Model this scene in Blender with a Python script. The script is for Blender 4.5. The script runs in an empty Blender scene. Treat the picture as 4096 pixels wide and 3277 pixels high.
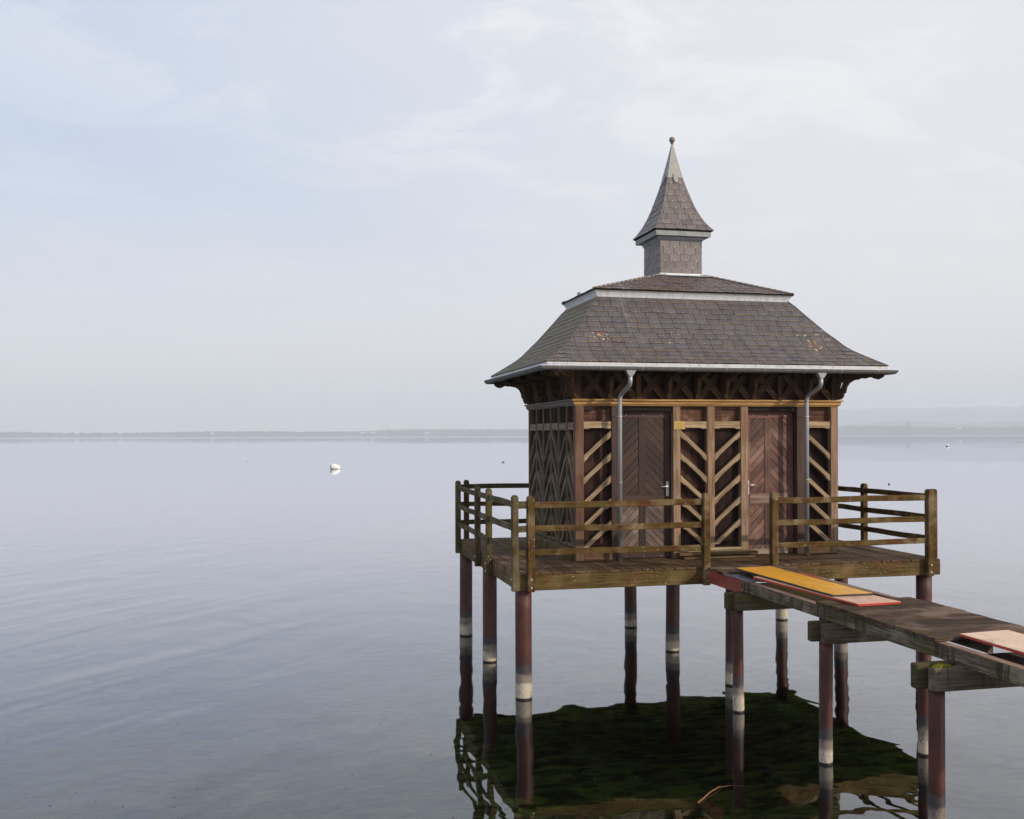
import bpy, math, random
from mathutils import Vector, Matrix
random.seed(7)
V = Vector
sc = bpy.context.scene
COL = sc.collection
R = math.radians
DECK = 1.632            # top of the deck boards, water level is z = 0

# ------------------------------------------------------------------ helpers
class MB:
    """collects prisms, bars and tubes; build() links them as one mesh object"""
    def __init__(s): s.v = []; s.f = []; s.uv = []; s.m = []; s.sm = []
    def face(s, idx, uv=None, m=0, smooth=False):
        s.f.append(idx); s.uv.append(uv or [(0, 0)] * len(idx)); s.m.append(m); s.sm.append(smooth)
    def bar(s, p0, p1, w, h, up=(0, 0, 1), m=0, jit=0.0):
        p0 = V(p0); p1 = V(p1); L = p1 - p0; ln = L.length; a = L / ln
        side = a.cross(V(up)).normalized(); u = side.cross(a).normalized()
        n = len(s.v); ru = random.uniform(0, 50); rv = random.uniform(0, 50)
        j = lambda: random.uniform(-jit, jit)
        for p in (p0, p1):
            for sx, sy in ((-1, -1), (1, -1), (1, 1), (-1, 1)):
                s.v.append(p + side * (sx * w / 2 + j()) + u * (sy * h / 2 + j()))
        per = [0, w, w + h, 2 * w + h, 2 * w + 2 * h]
        for k in range(4):
            k2 = (k + 1) % 4
            s.face((n + k, n + k2, n + 4 + k2, n + 4 + k), [(ru, rv + per[k]), (ru, rv + per[k + 1]), (ru + ln, rv + per[k + 1]), (ru + ln, rv + per[k])], m)
        e = [(ru, rv), (ru + .3 * w, rv), (ru + .3 * w, rv + h), (ru, rv + h)]
        s.face((n + 3, n + 2, n + 1, n), e, m); s.face((n + 4, n + 5, n + 6, n + 7), e, m)
    def wavy(s, p0, p1, w, h, m=0, amp=.004, seg=.45):
        """a timber that bows a little along its length"""
        p0 = V(p0); p1 = V(p1); L = (p1 - p0).length; a = (p1 - p0) / L; N = max(2, round(L / seg)); side = a.cross(V((0, 0, 1))).normalized(); u = side.cross(a)
        n = len(s.v); ru = random.uniform(0, 50); rv = random.uniform(0, 50); k1, k2 = random.uniform(0, 6), random.uniform(0, 6)
        for i in range(N + 1):
            t = i / N; e = math.sin(math.pi * t); c = p0 + (p1 - p0) * t + u * (amp * math.sin(k1 + t * 5) * e + random.uniform(-.0012, .0012)) + side * (amp * .6 * math.sin(k2 + t * 6) * e)
            for sx, sy in ((-1, -1), (1, -1), (1, 1), (-1, 1)): s.v.append(c + side * (sx * w / 2) + u * (sy * h / 2 + random.uniform(-.001, .001)))
        per = [0, w, w + h, 2 * w + h, 2 * w + 2 * h]
        for i in range(N):
            for k in range(4):
                q = (k + 1) % 4; A = n + i * 4; u0, u1 = ru + L * i / N, ru + L * (i + 1) / N
                s.face((A + k, A + q, A + 4 + q, A + 4 + k), [(u0, rv + per[k]), (u0, rv + per[k + 1]), (u1, rv + per[k + 1]), (u1, rv + per[k])], m)
        e = [(ru, rv), (ru + .3 * w, rv), (ru + .3 * w, rv + h), (ru, rv + h)]; A = n + N * 4
        s.face((n + 3, n + 2, n + 1, n), e, m); s.face((A, A + 1, A + 2, A + 3), e, m)
    def box(s, x0, x1, y0, y1, z0, z1, m=0, jit=0.0):
        d = (x1 - x0, y1 - y0, z1 - z0); k = max(range(3), key=lambda i: d[i])
        c = [(x0 + x1) / 2, (y0 + y1) / 2, (z0 + z1) / 2]
        a = c[:]; b = c[:]; a[k] = (x0, y0, z0)[k]; b[k] = (x1, y1, z1)[k]
        if k == 0: s.bar(a, b, d[1], d[2], (0, 0, 1), m, jit)
        elif k == 1: s.bar(a, b, d[0], d[2], (0, 0, 1), m, jit)
        else: s.bar(a, b, d[0], d[1], (0, 1, 0), m, jit)
    def prism(s, poly, O, ax, ay, az, depth, m=0, uva=0.0):
        """polygon in the plane (ax, ay) pushed along az; uva turns the grain"""
        O = V(O); ax = V(ax); ay = V(ay); az = V(az); n = len(s.v); N = len(poly)
        if ax.cross(ay).dot(az) > 0: poly = poly[::-1]
        ar = sum(poly[i][0] * poly[(i + 1) % N][1] - poly[(i + 1) % N][0] * poly[i][1] for i in range(N))
        if (ar > 0) == (ax.cross(ay).dot(az) > 0): poly = poly[::-1]
        ru = random.uniform(0, 50); rv = random.uniform(0, 50); ca, sa = math.cos(uva), math.sin(uva)
        U = lambda a, b, e=0: (ru + a * ca + b * sa, rv - a * sa + b * ca + e)
        for e in (0, depth):
            for a, b in poly: s.v.append(O + ax * a + ay * b + az * e)
        s.face(tuple(range(n, n + N)), [U(a, b) for a, b in poly], m)
        s.face(tuple(range(n + 2 * N - 1, n + N - 1, -1)), [U(a, b, .3) for a, b in poly[::-1]], m)
        for i in range(N):
            j = (i + 1) % N; A = poly[i]; B = poly[j]
            s.face((n + j, n + i, n + N + i, n + N + j), [U(*B), U(*A), U(A[0], A[1], depth), U(B[0], B[1], depth)], m)
    def tube(s, pts, r, seg=14, m=0, caps=True):
        pts = [V(p) for p in pts]; n = len(s.v); rr = r if isinstance(r, (list, tuple)) else [r] * len(pts)
        L = 0
        for i, p in enumerate(pts):
            t = (pts[min(i + 1, len(pts) - 1)] - pts[max(i - 1, 0)]).normalized()
            ref = V((1, 0, 0)) if abs(t.x) < .9 else V((0, 1, 0))
            a = t.cross(ref).normalized(); b = t.cross(a)
            for k in range(seg):
                th = 2 * math.pi * k / seg; s.v.append(p + (a * math.cos(th) + b * math.sin(th)) * rr[i])
        for i in range(len(pts) - 1):
            dl = (pts[i + 1] - pts[i]).length
            for k in range(seg):
                k2 = (k + 1) % seg
                s.face((n + i * seg + k, n + (i + 1) * seg + k, n + (i + 1) * seg + k2, n + i * seg + k2),
                       [(L, k / seg), (L + dl, k / seg), (L + dl, (k + 1) / seg), (L, (k + 1) / seg)], m, True)
            L += dl
        if caps:
            s.face(tuple(range(n, n + seg)), None, m); s.face(tuple(range(n + len(pts) * seg - 1, n + (len(pts) - 1) * seg - 1, -1)), None, m)
    def quad(s, P, uv=None, m=0):
        n = len(s.v); s.v += [V(p) for p in P]; s.face(tuple(range(n, n + len(P))), uv, m)
    def build(s, name, mats, parent=None, bevel=0.0, props=None):
        me = bpy.data.meshes.new(name); org = V((0, 0, 0))
        if parent: org = parent_world(parent)
        me.from_pydata([tuple(v - org) for v in s.v], [], s.f)
        if not isinstance(mats, (list, tuple)): mats = [mats]
        for mt in mats: me.materials.append(mt)
        uvl = me.uv_layers.new(name='UVMap'); i = 0
        for k, p in enumerate(me.polygons):
            p.material_index = s.m[k]; p.use_smooth = s.sm[k]
            for q in range(p.loop_total): uvl.data[p.loop_start + q].uv = s.uv[k][q]
        me.update()
        o = bpy.data.objects.new(name, me); COL.objects.link(o)
        if parent: o.parent = parent
        if bevel:
            b = o.modifiers.new('bevel', 'BEVEL'); b.width = bevel; b.segments = 1; b.limit_method = 'ANGLE'; b.angle_limit = R(40)
        if props:
            for k, vv in props.items(): o[k] = vv
        return o
def build_each(mb, name, mats, parent=None, bevel=0.0, props=None):
    """one object per separate piece collected in mb"""
    par = list(range(len(mb.v)))
    def find(i):
        while par[i] != i: par[i] = par[par[i]]; i = par[i]
        return i
    for f in mb.f:
        for k in f[1:]: par[find(k)] = find(f[0])
    groups = {}
    for k, f in enumerate(mb.f): groups.setdefault(find(f[0]), []).append(k)
    out = []
    for fs in groups.values():
        c = MB(); ids = sorted({i for k in fs for i in mb.f[k]}); mp = {i: j for j, i in enumerate(ids)}; c.v = [mb.v[i] for i in ids]
        for k in fs: c.face(tuple(mp[i] for i in mb.f[k]), mb.uv[k], mb.m[k], mb.sm[k])
        out.append(c.build(name, mats, parent, bevel, props))
    return out
WORLD = {}
def parent_world(o):
    while o.parent: o = o.parent
    return V(WORLD.get(o.name, (0, 0, 0)))
def thing(name, label, cat, loc=(0, 0, 0), group=None):
    o = bpy.data.objects.new(name, None); COL.objects.link(o); o.location = loc; o.empty_display_size = .3
    o['label'] = label; o['category'] = cat
    if group: o['group'] = group
    WORLD[o.name] = loc
    return o
def struct(o): o['kind'] = 'structure'; return o

# ------------------------------------------------------------------ materials
def mat(name):
    m = bpy.data.materials.new(name); m.use_nodes = True; nt = m.node_tree; nt.nodes.clear()
    out = nt.nodes.new('ShaderNodeOutputMaterial'); return m, nt, out
class NB:
    """tiny node builder"""
    def __init__(s, nt): s.nt = nt
    def n(s, t, **k):
        nd = s.nt.nodes.new(t)
        for a, b in k.items(): setattr(nd, a, b)
        return nd
    def l(s, a, b): s.nt.links.new(a, b)
    def _in(s, sock, v):
        if hasattr(v, 'links'): s.l(v, sock)
        else: sock.default_value = v
    def math(s, op, a, b=0.0, c=None, clamp=False):
        nd = s.n('ShaderNodeMath', operation=op, use_clamp=clamp); s._in(nd.inputs[0], a); s._in(nd.inputs[1], b)
        if c is not None: s._in(nd.inputs[2], c)
        return nd.outputs[0]
    def vmath(s, op, a, b=(0, 0, 0)):
        nd = s.n('ShaderNodeVectorMath', operation=op); s._in(nd.inputs[0], a); s._in(nd.inputs[1], b)
        return nd.outputs['Value'] if op in ('LENGTH', 'DISTANCE', 'DOT_PRODUCT') else nd.outputs[0]
    def noise(s, vec, scale, detail=3, rough=.55, dist=0, w=None):
        nd = s.n('ShaderNodeTexNoise'); s.l(vec, nd.inputs['Vector']); nd.inputs['Scale'].default_value = scale
        nd.inputs['Detail'].default_value = detail; nd.inputs['Roughness'].default_value = rough; nd.inputs['Distortion'].default_value = dist
        return nd.outputs[0]
    def mapr(s, v, a, b, c=0.0, d=1.0, smooth=True):
        nd = s.n('ShaderNodeMapRange', interpolation_type='SMOOTHSTEP' if smooth else 'LINEAR'); s._in(nd.inputs[0], v)
        for i, x in zip((1, 2, 3, 4), (a, b, c, d)): s._in(nd.inputs[i], x)
        return nd.outputs[0]
    def mix(s, f, a, b, mode='MIX'):
        nd = s.n('ShaderNodeMix', data_type='RGBA', blend_type=mode); s._in(nd.inputs[0], f)
        for sk, c in ((nd.inputs[6], a), (nd.inputs[7], b)):
            if hasattr(c, 'links'): s.l(c, sk)
            else: sk.default_value = (*c, 1) if len(c) == 3 else c
        return nd.outputs[2]
    def scalev(s, vec, sc_):
        nd = s.n('ShaderNodeMapping'); s.l(vec, nd.inputs[0]); nd.inputs['Scale'].default_value = sc_; return nd.outputs[0]
    def sepz(s, vec): nd = s.n('ShaderNodeSeparateXYZ'); s.l(vec, nd.inputs[0]); return nd.outputs
    def bump(s, h, strength=.5, dist=.01, normal=None):
        nd = s.n('ShaderNodeBump'); s.l(h, nd.inputs['Height']); nd.inputs['Strength'].default_value = strength; nd.inputs['Distance'].default_value = dist
        if normal is not None: s.l(normal, nd.inputs['Normal'])
        return nd.outputs[0]

def wood(name, c1, c2, dark=(.02, .014, .01), moss=0.0, mossc=(.075, .075, .018), pale=0.0, palec=(.32, .27, .2),
         rough=.8, grain=1.0, vary=.25, mossz=None, drip=0.0, ck=(.52, .74), crack=.6, stain=.5, spots=0.0, bump=.5, spec=.1):
    m, nt, out = mat(name); b = NB(nt)
    uv = b.n('ShaderNodeUVMap').outputs[0]; geo = b.n('ShaderNodeNewGeometry'); pos = geo.outputs['Position']; rnd = geo.outputs['Random Per Island']
    g1 = b.noise(b.scalev(uv, (1.6 * grain, 42 * grain, 1)), 1.0, 5, .62, .6)
    g2 = b.noise(b.scalev(uv, (3.5 * grain, 150 * grain, 1)), 1.0, 3, .7, .2)
    blot = b.noise(pos, 2.3, 4, .6, .3)
    blot2 = b.noise(b.scalev(uv, (1.3, 7, 1)), 1.0, 4, .6, .8)
    col = b.mix(b.mapr(g1, .38, .62), c1, c2)
    col = b.mix(b.math('MULTIPLY', b.mapr(g2, ck[0], ck[1]), crack), col, dark)
    if stain: col = b.mix(b.math('MULTIPLY', b.mapr(blot2, .5, .72), stain), col, tuple(x * .45 for x in c1))
    if pale: col = b.mix(b.math('MULTIPLY', b.mapr(blot, .46, .66), pale), col, palec)
    if drip:
        dn = b.mapr(b.noise(b.scalev(pos, (9, 9, .7)), 1.0, 4, .65, .3), .52, .64); col = b.mix(b.math('MULTIPLY', dn, drip), col, (.03, .024, .015))
    # board to board variation
    hv = b.n('ShaderNodeHueSaturation'); b.l(col, hv.inputs['Color']); hv.inputs['Saturation'].default_value = 1.0
    b.l(b.mapr(rnd, 0, 1, 1 - vary, 1 + vary, False), hv.inputs['Value']); col = hv.outputs[0]
    if moss:
        mm = b.mapr(b.noise(pos, 5.5, 5, .65, .5), .40, .62)
        if mossz:
            z = b.sepz(pos)[2]; mm = b.math('MULTIPLY', mm, b.mapr(z, mossz[0], mossz[1], 1, 0))
        col = b.mix(b.math('MULTIPLY', mm, moss), col, mossc)
    if spots:
        sp = b.mapr(b.noise(pos, 34, 2, .5), .665, .70); sp2 = b.mapr(b.noise(pos, 3.1, 2, .5), .48, .6)
        col = b.mix(b.math('MULTIPLY', b.math('MULTIPLY', sp, sp2), spots), col, (.42, .4, .32))
    bs = b.n('ShaderNodeBsdfPrincipled'); b.l(col, bs.inputs['Base Color']); bs.inputs['Roughness'].default_value = rough
    bs.inputs['Specular IOR Level'].default_value = spec
    h = b.math('ADD', b.math('MULTIPLY', g1, .6), b.math('MULTIPLY', g2, .5))
    b.l(b.bump(h, bump, .006), bs.inputs['Normal']); b.l(bs.outputs[0], out.inputs[0])
    return m

M = {}
M['frame'] = wood('weathered_frame_wood', (.27, .175, .112), (.14, .085, .055), dark=(.04, .024, .017), vary=.16, crack=.5, stain=.35, pale=.28, palec=(.33, .26, .19), mossz=(1.6, 2.1), moss=.35)
M['corner'] = wood('red_brown_corner_post_wood', (.145, .078, .052), (.075, .040, .028), dark=(.025, .015, .011), vary=.1, crack=.6, stain=.5, pale=.3, palec=(.21, .14, .10), mossz=(1.6, 2.1), moss=.35)
M['brace'] = wood('weathered_brace_wood', (.36, .265, .165), (.18, .12, .07), dark=(.06, .036, .02), vary=.2, crack=.55, stain=.25, pale=.3, palec=(.40, .33, .22), mossz=(1.6, 2.0), moss=.25)
M['cornice'] = wood('honey_cornice_wood', (.42, .25, .095), (.26, .14, .055), dark=(.05, .028, .015), vary=.1, crack=.6, stain=.4)
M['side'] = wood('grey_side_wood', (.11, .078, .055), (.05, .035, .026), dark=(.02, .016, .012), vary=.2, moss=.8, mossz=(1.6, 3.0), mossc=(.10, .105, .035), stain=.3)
M['backside'] = wood('shade_black_side_boarding', (.014, .009, .008), (.008, .006, .005), dark=(.004, .003, .003), vary=.3)  # near black colour stands in for shade in the gaps between side braces
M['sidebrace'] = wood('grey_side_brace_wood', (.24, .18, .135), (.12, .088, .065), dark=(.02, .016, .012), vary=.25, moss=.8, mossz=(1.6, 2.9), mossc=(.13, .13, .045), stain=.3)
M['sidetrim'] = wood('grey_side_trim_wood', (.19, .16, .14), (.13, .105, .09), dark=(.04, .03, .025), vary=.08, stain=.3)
M['back'] = wood('shade_dark_red_boarding', (.032, .016, .013), (.016, .009, .008), dark=(.006, .004, .004), vary=.4, pale=.55, palec=(.10, .045, .032), stain=.3)  # boards darkened in colour to deepen the shadow behind the braces
M['frieze'] = wood('shade_brown_frieze_wood', (.070, .040, .021), (.034, .02, .011), dark=(.008, .006, .005), vary=.25)  # albedo lowered to put eave shade into the frieze and brackets
M['soffit'] = wood('shade_dark_soffit_wood', (.020, .014, .011), (.011, .008, .006), vary=.25)  # darkened with the frieze, eave shade put into the colour
M['doorL'] = wood('dark_brown_door_wood', (.052, .027, .019), (.026, .014, .010), dark=(.009, .006, .005), vary=.35, pale=.35, palec=(.085, .05, .038), spec=.3, rough=.65)
M['doorLlow'] = wood('worn_door_wood', (.13, .085, .065), (.05, .03, .022), dark=(.015, .01, .008), vary=.3, pale=.7, palec=(.22, .16, .13), crack=.9, spec=.4, rough=.65)
M['doorR'] = wood('red_brown_door_wood', (.12, .045, .031), (.055, .022, .016), dark=(.02, .01, .008), vary=.4, pale=.6, palec=(.20, .12, .09), spec=.4, rough=.65)
M['doorRpale'] = wood('pale_worn_door_rail', (.26, .18, .145), (.12, .075, .06), dark=(.02, .012, .01), vary=.1, crack=1, pale=.5, palec=(.36, .28, .23))
M['deck'] = wood('deck_board_wood', (.11, .06, .033), (.048, .027, .016), dark=(.018, .012, .009), vary=.34, pale=.35, palec=(.20, .145, .10), moss=.28, mossc=(.07, .06, .02), spots=.8, rough=.75)
M['beam'] = wood('mossy_beam_wood', (.115, .062, .024), (.045, .025, .011), dark=(.02, .013, .008), vary=.1, moss=.5, mossc=(.085, .078, .02), pale=.45, palec=(.22, .155, .075), spots=.9)
M['under'] = wood('dark_joist_wood', (.06, .045, .03), (.035, .026, .018), vary=.2)
M['rail'] = wood('brown_railing_wood', (.088, .037, .012), (.036, .016, .006), dark=(.02, .012, .007), vary=.22, moss=.6, mossc=(.085, .072, .016), pale=.5, palec=(.28, .21, .13), spots=.9)
M['railside'] = wood('lichened_rail_wood', (.085, .055, .026), (.04, .026, .013), dark=(.016, .012, .008), vary=.25, moss=.5, mossc=(.08, .08, .025), pale=.3, palec=(.22, .19, .14), spots=1)
M['plank'] = wood('walkway_plank_wood', (.14, .086, .062), (.035, .023, .018), dark=(.01, .007, .006), vary=.3, pale=.6, palec=(.23, .155, .12), moss=.3, mossc=(.06, .045, .014), crack=.95, stain=.8, bump=1, ck=(.42, .62))
M['stringer'] = wood('weathered_stringer_wood', (.21, .165, .115), (.075, .055, .038), dark=(.014, .011, .008), vary=.12, moss=.5, mossc=(.07, .066, .018), pale=.35, palec=(.38, .34, .26), crack=.9, stain=.5, bump=.9, drip=.85, ck=(.45, .64))
M['stringertop'] = wood('reddish_stringer_top', (.30, .19, .14), (.15, .09, .065), dark=(.03, .02, .015), vary=.1, crack=.9)
M['cross'] = wood('dark_crossbeam_wood', (.085, .063, .040), (.04, .03, .019), dark=(.015, .012, .009), vary=.15, moss=.5, mossc=(.075, .072, .015), crack=.8)
M['crosspale'] = wood('bleached_crossbeam_wood', (.12, .086, .064), (.055, .038, .028), dark=(.02, .015, .012), vary=.15, pale=.5, palec=(.25, .2, .16), drip=.5)
M['topboard'] = wood('flaking_red_top_board', (.10, .048, .030), (.04, .02, .014), dark=(.02, .01, .008), vary=.3, pale=.7, palec=(.27, .16, .11), crack=1)
M['step'] = wood('step_wood', (.14, .085, .045), (.07, .042, .025), vary=.2, moss=.3)
M['sill'] = wood('pale_sill_wood', (.42, .34, .2), (.25, .19, .1), vary=.1, pale=.5, palec=(.55, .5, .4))

def slate(name, base=(.082, .070, .074), moss=0.0, lichen=1.0, streak=0.0, rough=.42):
    m, nt, out = mat(name); b = NB(nt)
    uv = b.n('ShaderNodeUVMap').outputs[0]; geo = b.n('ShaderNodeNewGeometry'); pos = geo.outputs['Position']; rnd = geo.outputs['Random Per Island']
    n1 = b.noise(pos, 9, 5, .65); n2 = b.noise(pos, 60, 3, .6)
    col = b.mix(b.mapr(n1, .3, .7), tuple(x * .86 for x in base), tuple(x * 1.15 for x in base))
    # a few slates are paler or browner
    col = b.mix(b.math('MULTIPLY', b.math('GREATER_THAN', rnd, .86), .3), col, (.10, .095, .105))
    col = b.mix(b.math('MULTIPLY', b.math('LESS_THAN', rnd, .2), .25), col, (.07, .055, .052))
    hv = b.n('ShaderNodeHueSaturation'); b.l(col, hv.inputs['Color']); b.l(b.mapr(b.math('FRACT', b.math('MULTIPLY', rnd, 7.13)), 0, 1, .86, 1.14, False), hv.inputs['Value']); col = hv.outputs[0]
    if moss:
        mm = b.math('MULTIPLY', b.mapr(b.noise(pos, 3.2, 5, .7, .6), .34, .6), moss); col = b.mix(mm, col, (.125, .10, .05))
        mm = b.math('MULTIPLY', b.mapr(b.noise(pos, 14, 4, .7), .5, .66), moss * .7); col = b.mix(mm, col, (.2, .17, .12))
    v = b.sepz(uv)[1]
    if lichen:
        msk = b.mapr(b.noise(pos, 4.5, 5, .75, .3), .40, .60)
        ln = b.math('MULTIPLY', b.math('MULTIPLY', b.mapr(v, .06, .09, 1, 0), msk), lichen)
        col = b.mix(ln, col, b.mix(b.noise(pos, 30, 2), (.34, .18, .05), (.20, .14, .06)))
        for c, r in (((4.35, 13.15, 4.75), .42), ((7.72, 13.15, 4.72), .42), ((5.45, 13.2, 4.8), .5)):
            d = b.vmath('DISTANCE', pos, c); w = b.mapr(d, r * .1, r, 1, 0, False)
            if r == .5: w = b.math('MULTIPLY', w, .5)
            spn = b.mapr(b.math('ADD', b.noise(b.scalev(pos, (1, 1, 1.6)), 12, 4, .65, .6), b.math('MULTIPLY', w, .16)), .715, .725)
            col = b.mix(b.math('MULTIPLY', spn, b.math('GREATER_THAN', w, .02)), col, (.20, .075, .035))
            spn = b.mapr(b.math('ADD', b.noise(b.vmath('ADD', pos, (3, 8, 1)), 17, 2, .5, .3), b.math('MULTIPLY', w, .13)), .745, .755)
            col = b.mix(b.math('MULTIPLY', spn, b.math('GREATER_THAN', w, .02)), col, (.46, .44, .28))
    if streak:   # pale run-off stain down the slope
        px = b.sepz(pos); dx = b.math('ABSOLUTE', b.math('SUBTRACT', b.math('ADD', px[0], b.math('MULTIPLY', px[2], .0)), 4.83))
        st = b.math('MULTIPLY', b.mapr(dx, .0, .06, 1, 0), b.math('MULTIPLY', b.mapr(px[2], 4.62, 5.1), b.mapr(b.noise(b.scalev(pos, (30, 6, 6)), 1, 3), .4, .65)))
        col = b.mix(b.math('MULTIPLY', st, streak), col, (.24, .24, .26))
    bs = b.n('ShaderNodeBsdfPrincipled'); b.l(col, bs.inputs['Base Color']); b.l(b.mapr(n1, .3, .7, rough, rough + .2), bs.inputs['Roughness'])
    bs.inputs['Specular IOR Level'].default_value = .45
    b.l(b.bump(b.math('ADD', n2, n1), .25, .006), bs.inputs['Normal']); b.l(bs.outputs[0], out.inputs[0])
    return m
M['slate'] = slate('roof_slate', streak=.5)
M['slatemoss'] = slate('mossy_roof_slate', base=(.12, .10, .085), moss=.9, lichen=.4, rough=.6)
M['slatetower'] = slate('turret_slate', base=(.135, .113, .110), lichen=.35)

def metal(name, col, rough=.45, metallic=.35, streak=.35, dark=(.12, .12, .12), scale=(9, 9, 1.5)):
    m, nt, out = mat(name); b = NB(nt); pos = b.n('ShaderNodeNewGeometry').outputs['Position']
    n1 = b.noise(b.scalev(pos, scale), 1.6, 4, .65, .4); n2 = b.noise(pos, 45, 3)
    c = b.mix(b.math('MULTIPLY', b.mapr(n1, .42, .7), streak), col, dark)
    c = b.mix(b.math('MULTIPLY', b.mapr(n2, .5, .75), .15), c, (.6, .6, .6))
    bs = b.n('ShaderNodeBsdfPrincipled'); b.l(c, bs.inputs['Base Color']); bs.inputs['Metallic'].default_value = metallic
    b.l(b.mapr(n1, .3, .7, rough, rough + .18), bs.inputs['Roughness']); b.l(b.bump(n2, .1, .003), bs.inputs['Normal']); b.l(bs.outputs[0], out.inputs[0])
    return m
M['zinc'] = metal('zinc_sheet', (.20, .215, .215), .45, .4)
M['zincpale'] = metal('pale_zinc_flashing', (.58, .59, .61), .5, .2, .55, (.34, .34, .35))
M['gutter'] = metal('grey_zinc_gutter', (.095, .092, .092), .6, .1)
M['pipe'] = metal('galvanised_pipe', (.33, .34, .36), .36, .5, .3)
M['lead'] = metal('stained_lead_cap', (.20, .21, .215), .5, .35, .95, (.36, .32, .27), (26, 26, 2.6))
M['ball'] = metal('brown_patinated_ball', (.19, .15, .125), .45, .3)
M['steel'] = metal('bright_steel', (.6, .6, .6), .3, .9, .2)
M['brass'] = metal('brass_plate', (.36, .24, .055), .4, .35, .1, (.4, .27, .08))
M['engrave'] = metal('engraved_lines', (.18, .12, .035), .5, .3)

def plain(name, c1, c2, scale=8, rough=.6, bumpv=.1, wear=None, wearc=(.5, .5, .5), spec=.5, stretch=(1, 1, 1), det=4):
    m, nt, out = mat(name); b = NB(nt); pos = b.n('ShaderNodeNewGeometry').outputs['Position']
    n = b.noise(b.scalev(pos, stretch), scale, det, .6, .2); col = b.mix(b.mapr(n, .3, .7), c1, c2)
    if wear: col = b.mix(b.mapr(b.noise(b.scalev(pos, stretch), scale * 3.1, 5, .7), wear, wear + .05), col, wearc)
    if stretch[0] == 10:
        g = b.noise(b.scalev(pos, (46, 1.3, 1)), 1.0, 4, .7, .4); col = b.mix(b.math('MULTIPLY', b.mapr(g, .5, .66), .38), col, tuple(x * .5 for x in c2))
        d = b.noise(pos, 3.4, 6, .72, .6); col = b.mix(b.math('MULTIPLY', b.mapr(d, .50, .68), .5), col, (.22, .16, .10))
        d2 = b.noise(b.scalev(pos, (30, 6, 1)), 1.0, 3, .7); col = b.mix(b.math('MULTIPLY', b.mapr(d2, .66, .72), .6), col, tuple(min(.85, x * 1.5 + .08) for x in c1))
    bs = b.n('ShaderNodeBsdfPrincipled'); b.l(col, bs.inputs['Base Color']); bs.inputs['Roughness'].default_value = rough
    bs.inputs['Specular IOR Level'].default_value = spec
    if bumpv: b.l(b.bump(n, bumpv, .01), bs.inputs['Normal'])
    b.l(bs.outputs[0], out.inputs[0]); return m
M['yellow'] = plain('yellow_varnished_ply', (.74, .38, .03), (.58, .25, .012), 2.2, .42, .05, .69, (.8, .52, .15), stretch=(10, .9, 5))
M['green'] = plain('dark_green_edge', (.022, .035, .035), (.014, .022, .024), 12, .6, .1, .70, (.4, .4, .36))
M['pink'] = plain('pinkish_ply_top', (.62, .36, .25), (.52, .28, .19), 3, .45, .04, .72, (.68, .45, .33), stretch=(10, .9, 5))
M['beige'] = plain('beige_ply_top', (.72, .50, .36), (.62, .42, .30), 2.5, .5, .04, stretch=(10, .9, 5))
M['red'] = plain('red_painted_edge', (.50, .05, .02), (.36, .03, .012), 10, .5, .1, .72, (.5, .2, .12))
M['redsteel'] = plain('red_lead_painted_steel', (.33, .065, .04), (.2, .04, .027), 6, .55, .15, .7, (.12, .06, .05))
M['rust'] = plain('rusty_iron', (.085, .036, .026), (.05, .024, .02), 20, .7, .3)
M['sheet'] = plain('crumpled_bitumen_sheet', (.20, .20, .22), (.10, .10, .11), 9, .45, .8)
M['whitebuoy'] = plain('white_plastic', (.8, .78, .74), (.7, .67, .62), 3, .4, 0)
M['buoydark'] = plain('algae_dark_band', (.05, .04, .03), (.03, .025, .02), 20, .7, 0)
M['buoyrust'] = plain('orange_brown_fitting', (.32, .15, .06), (.2, .09, .04), 30, .7, 0)
M['bird'] = plain('dark_feathers', (.022, .02, .022), (.035, .03, .03), 30, .6, 0)
M['birdbill'] = plain('white_bill', (.75, .72, .68), (.7, .68, .62), 30, .5, 0)
M['stick'] = plain('barkless_orange_wood', (.60, .24, .085), (.40, .14, .05), 30, .6, .2, .62, (.12, .06, .04))
M['moss'] = plain('moss_cushion', (.13, .125, .012), (.06, .06, .008), 45, .95, 1.0, spec=.1)
M['speck'] = plain('drift_bits', (.05, .045, .04), (.09, .08, .07), 30, .8, 0)
M['housewall'] = plain('far_white_wall', (.8, .78, .75), (.75, .74, .7), .05, .8, 0)

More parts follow.
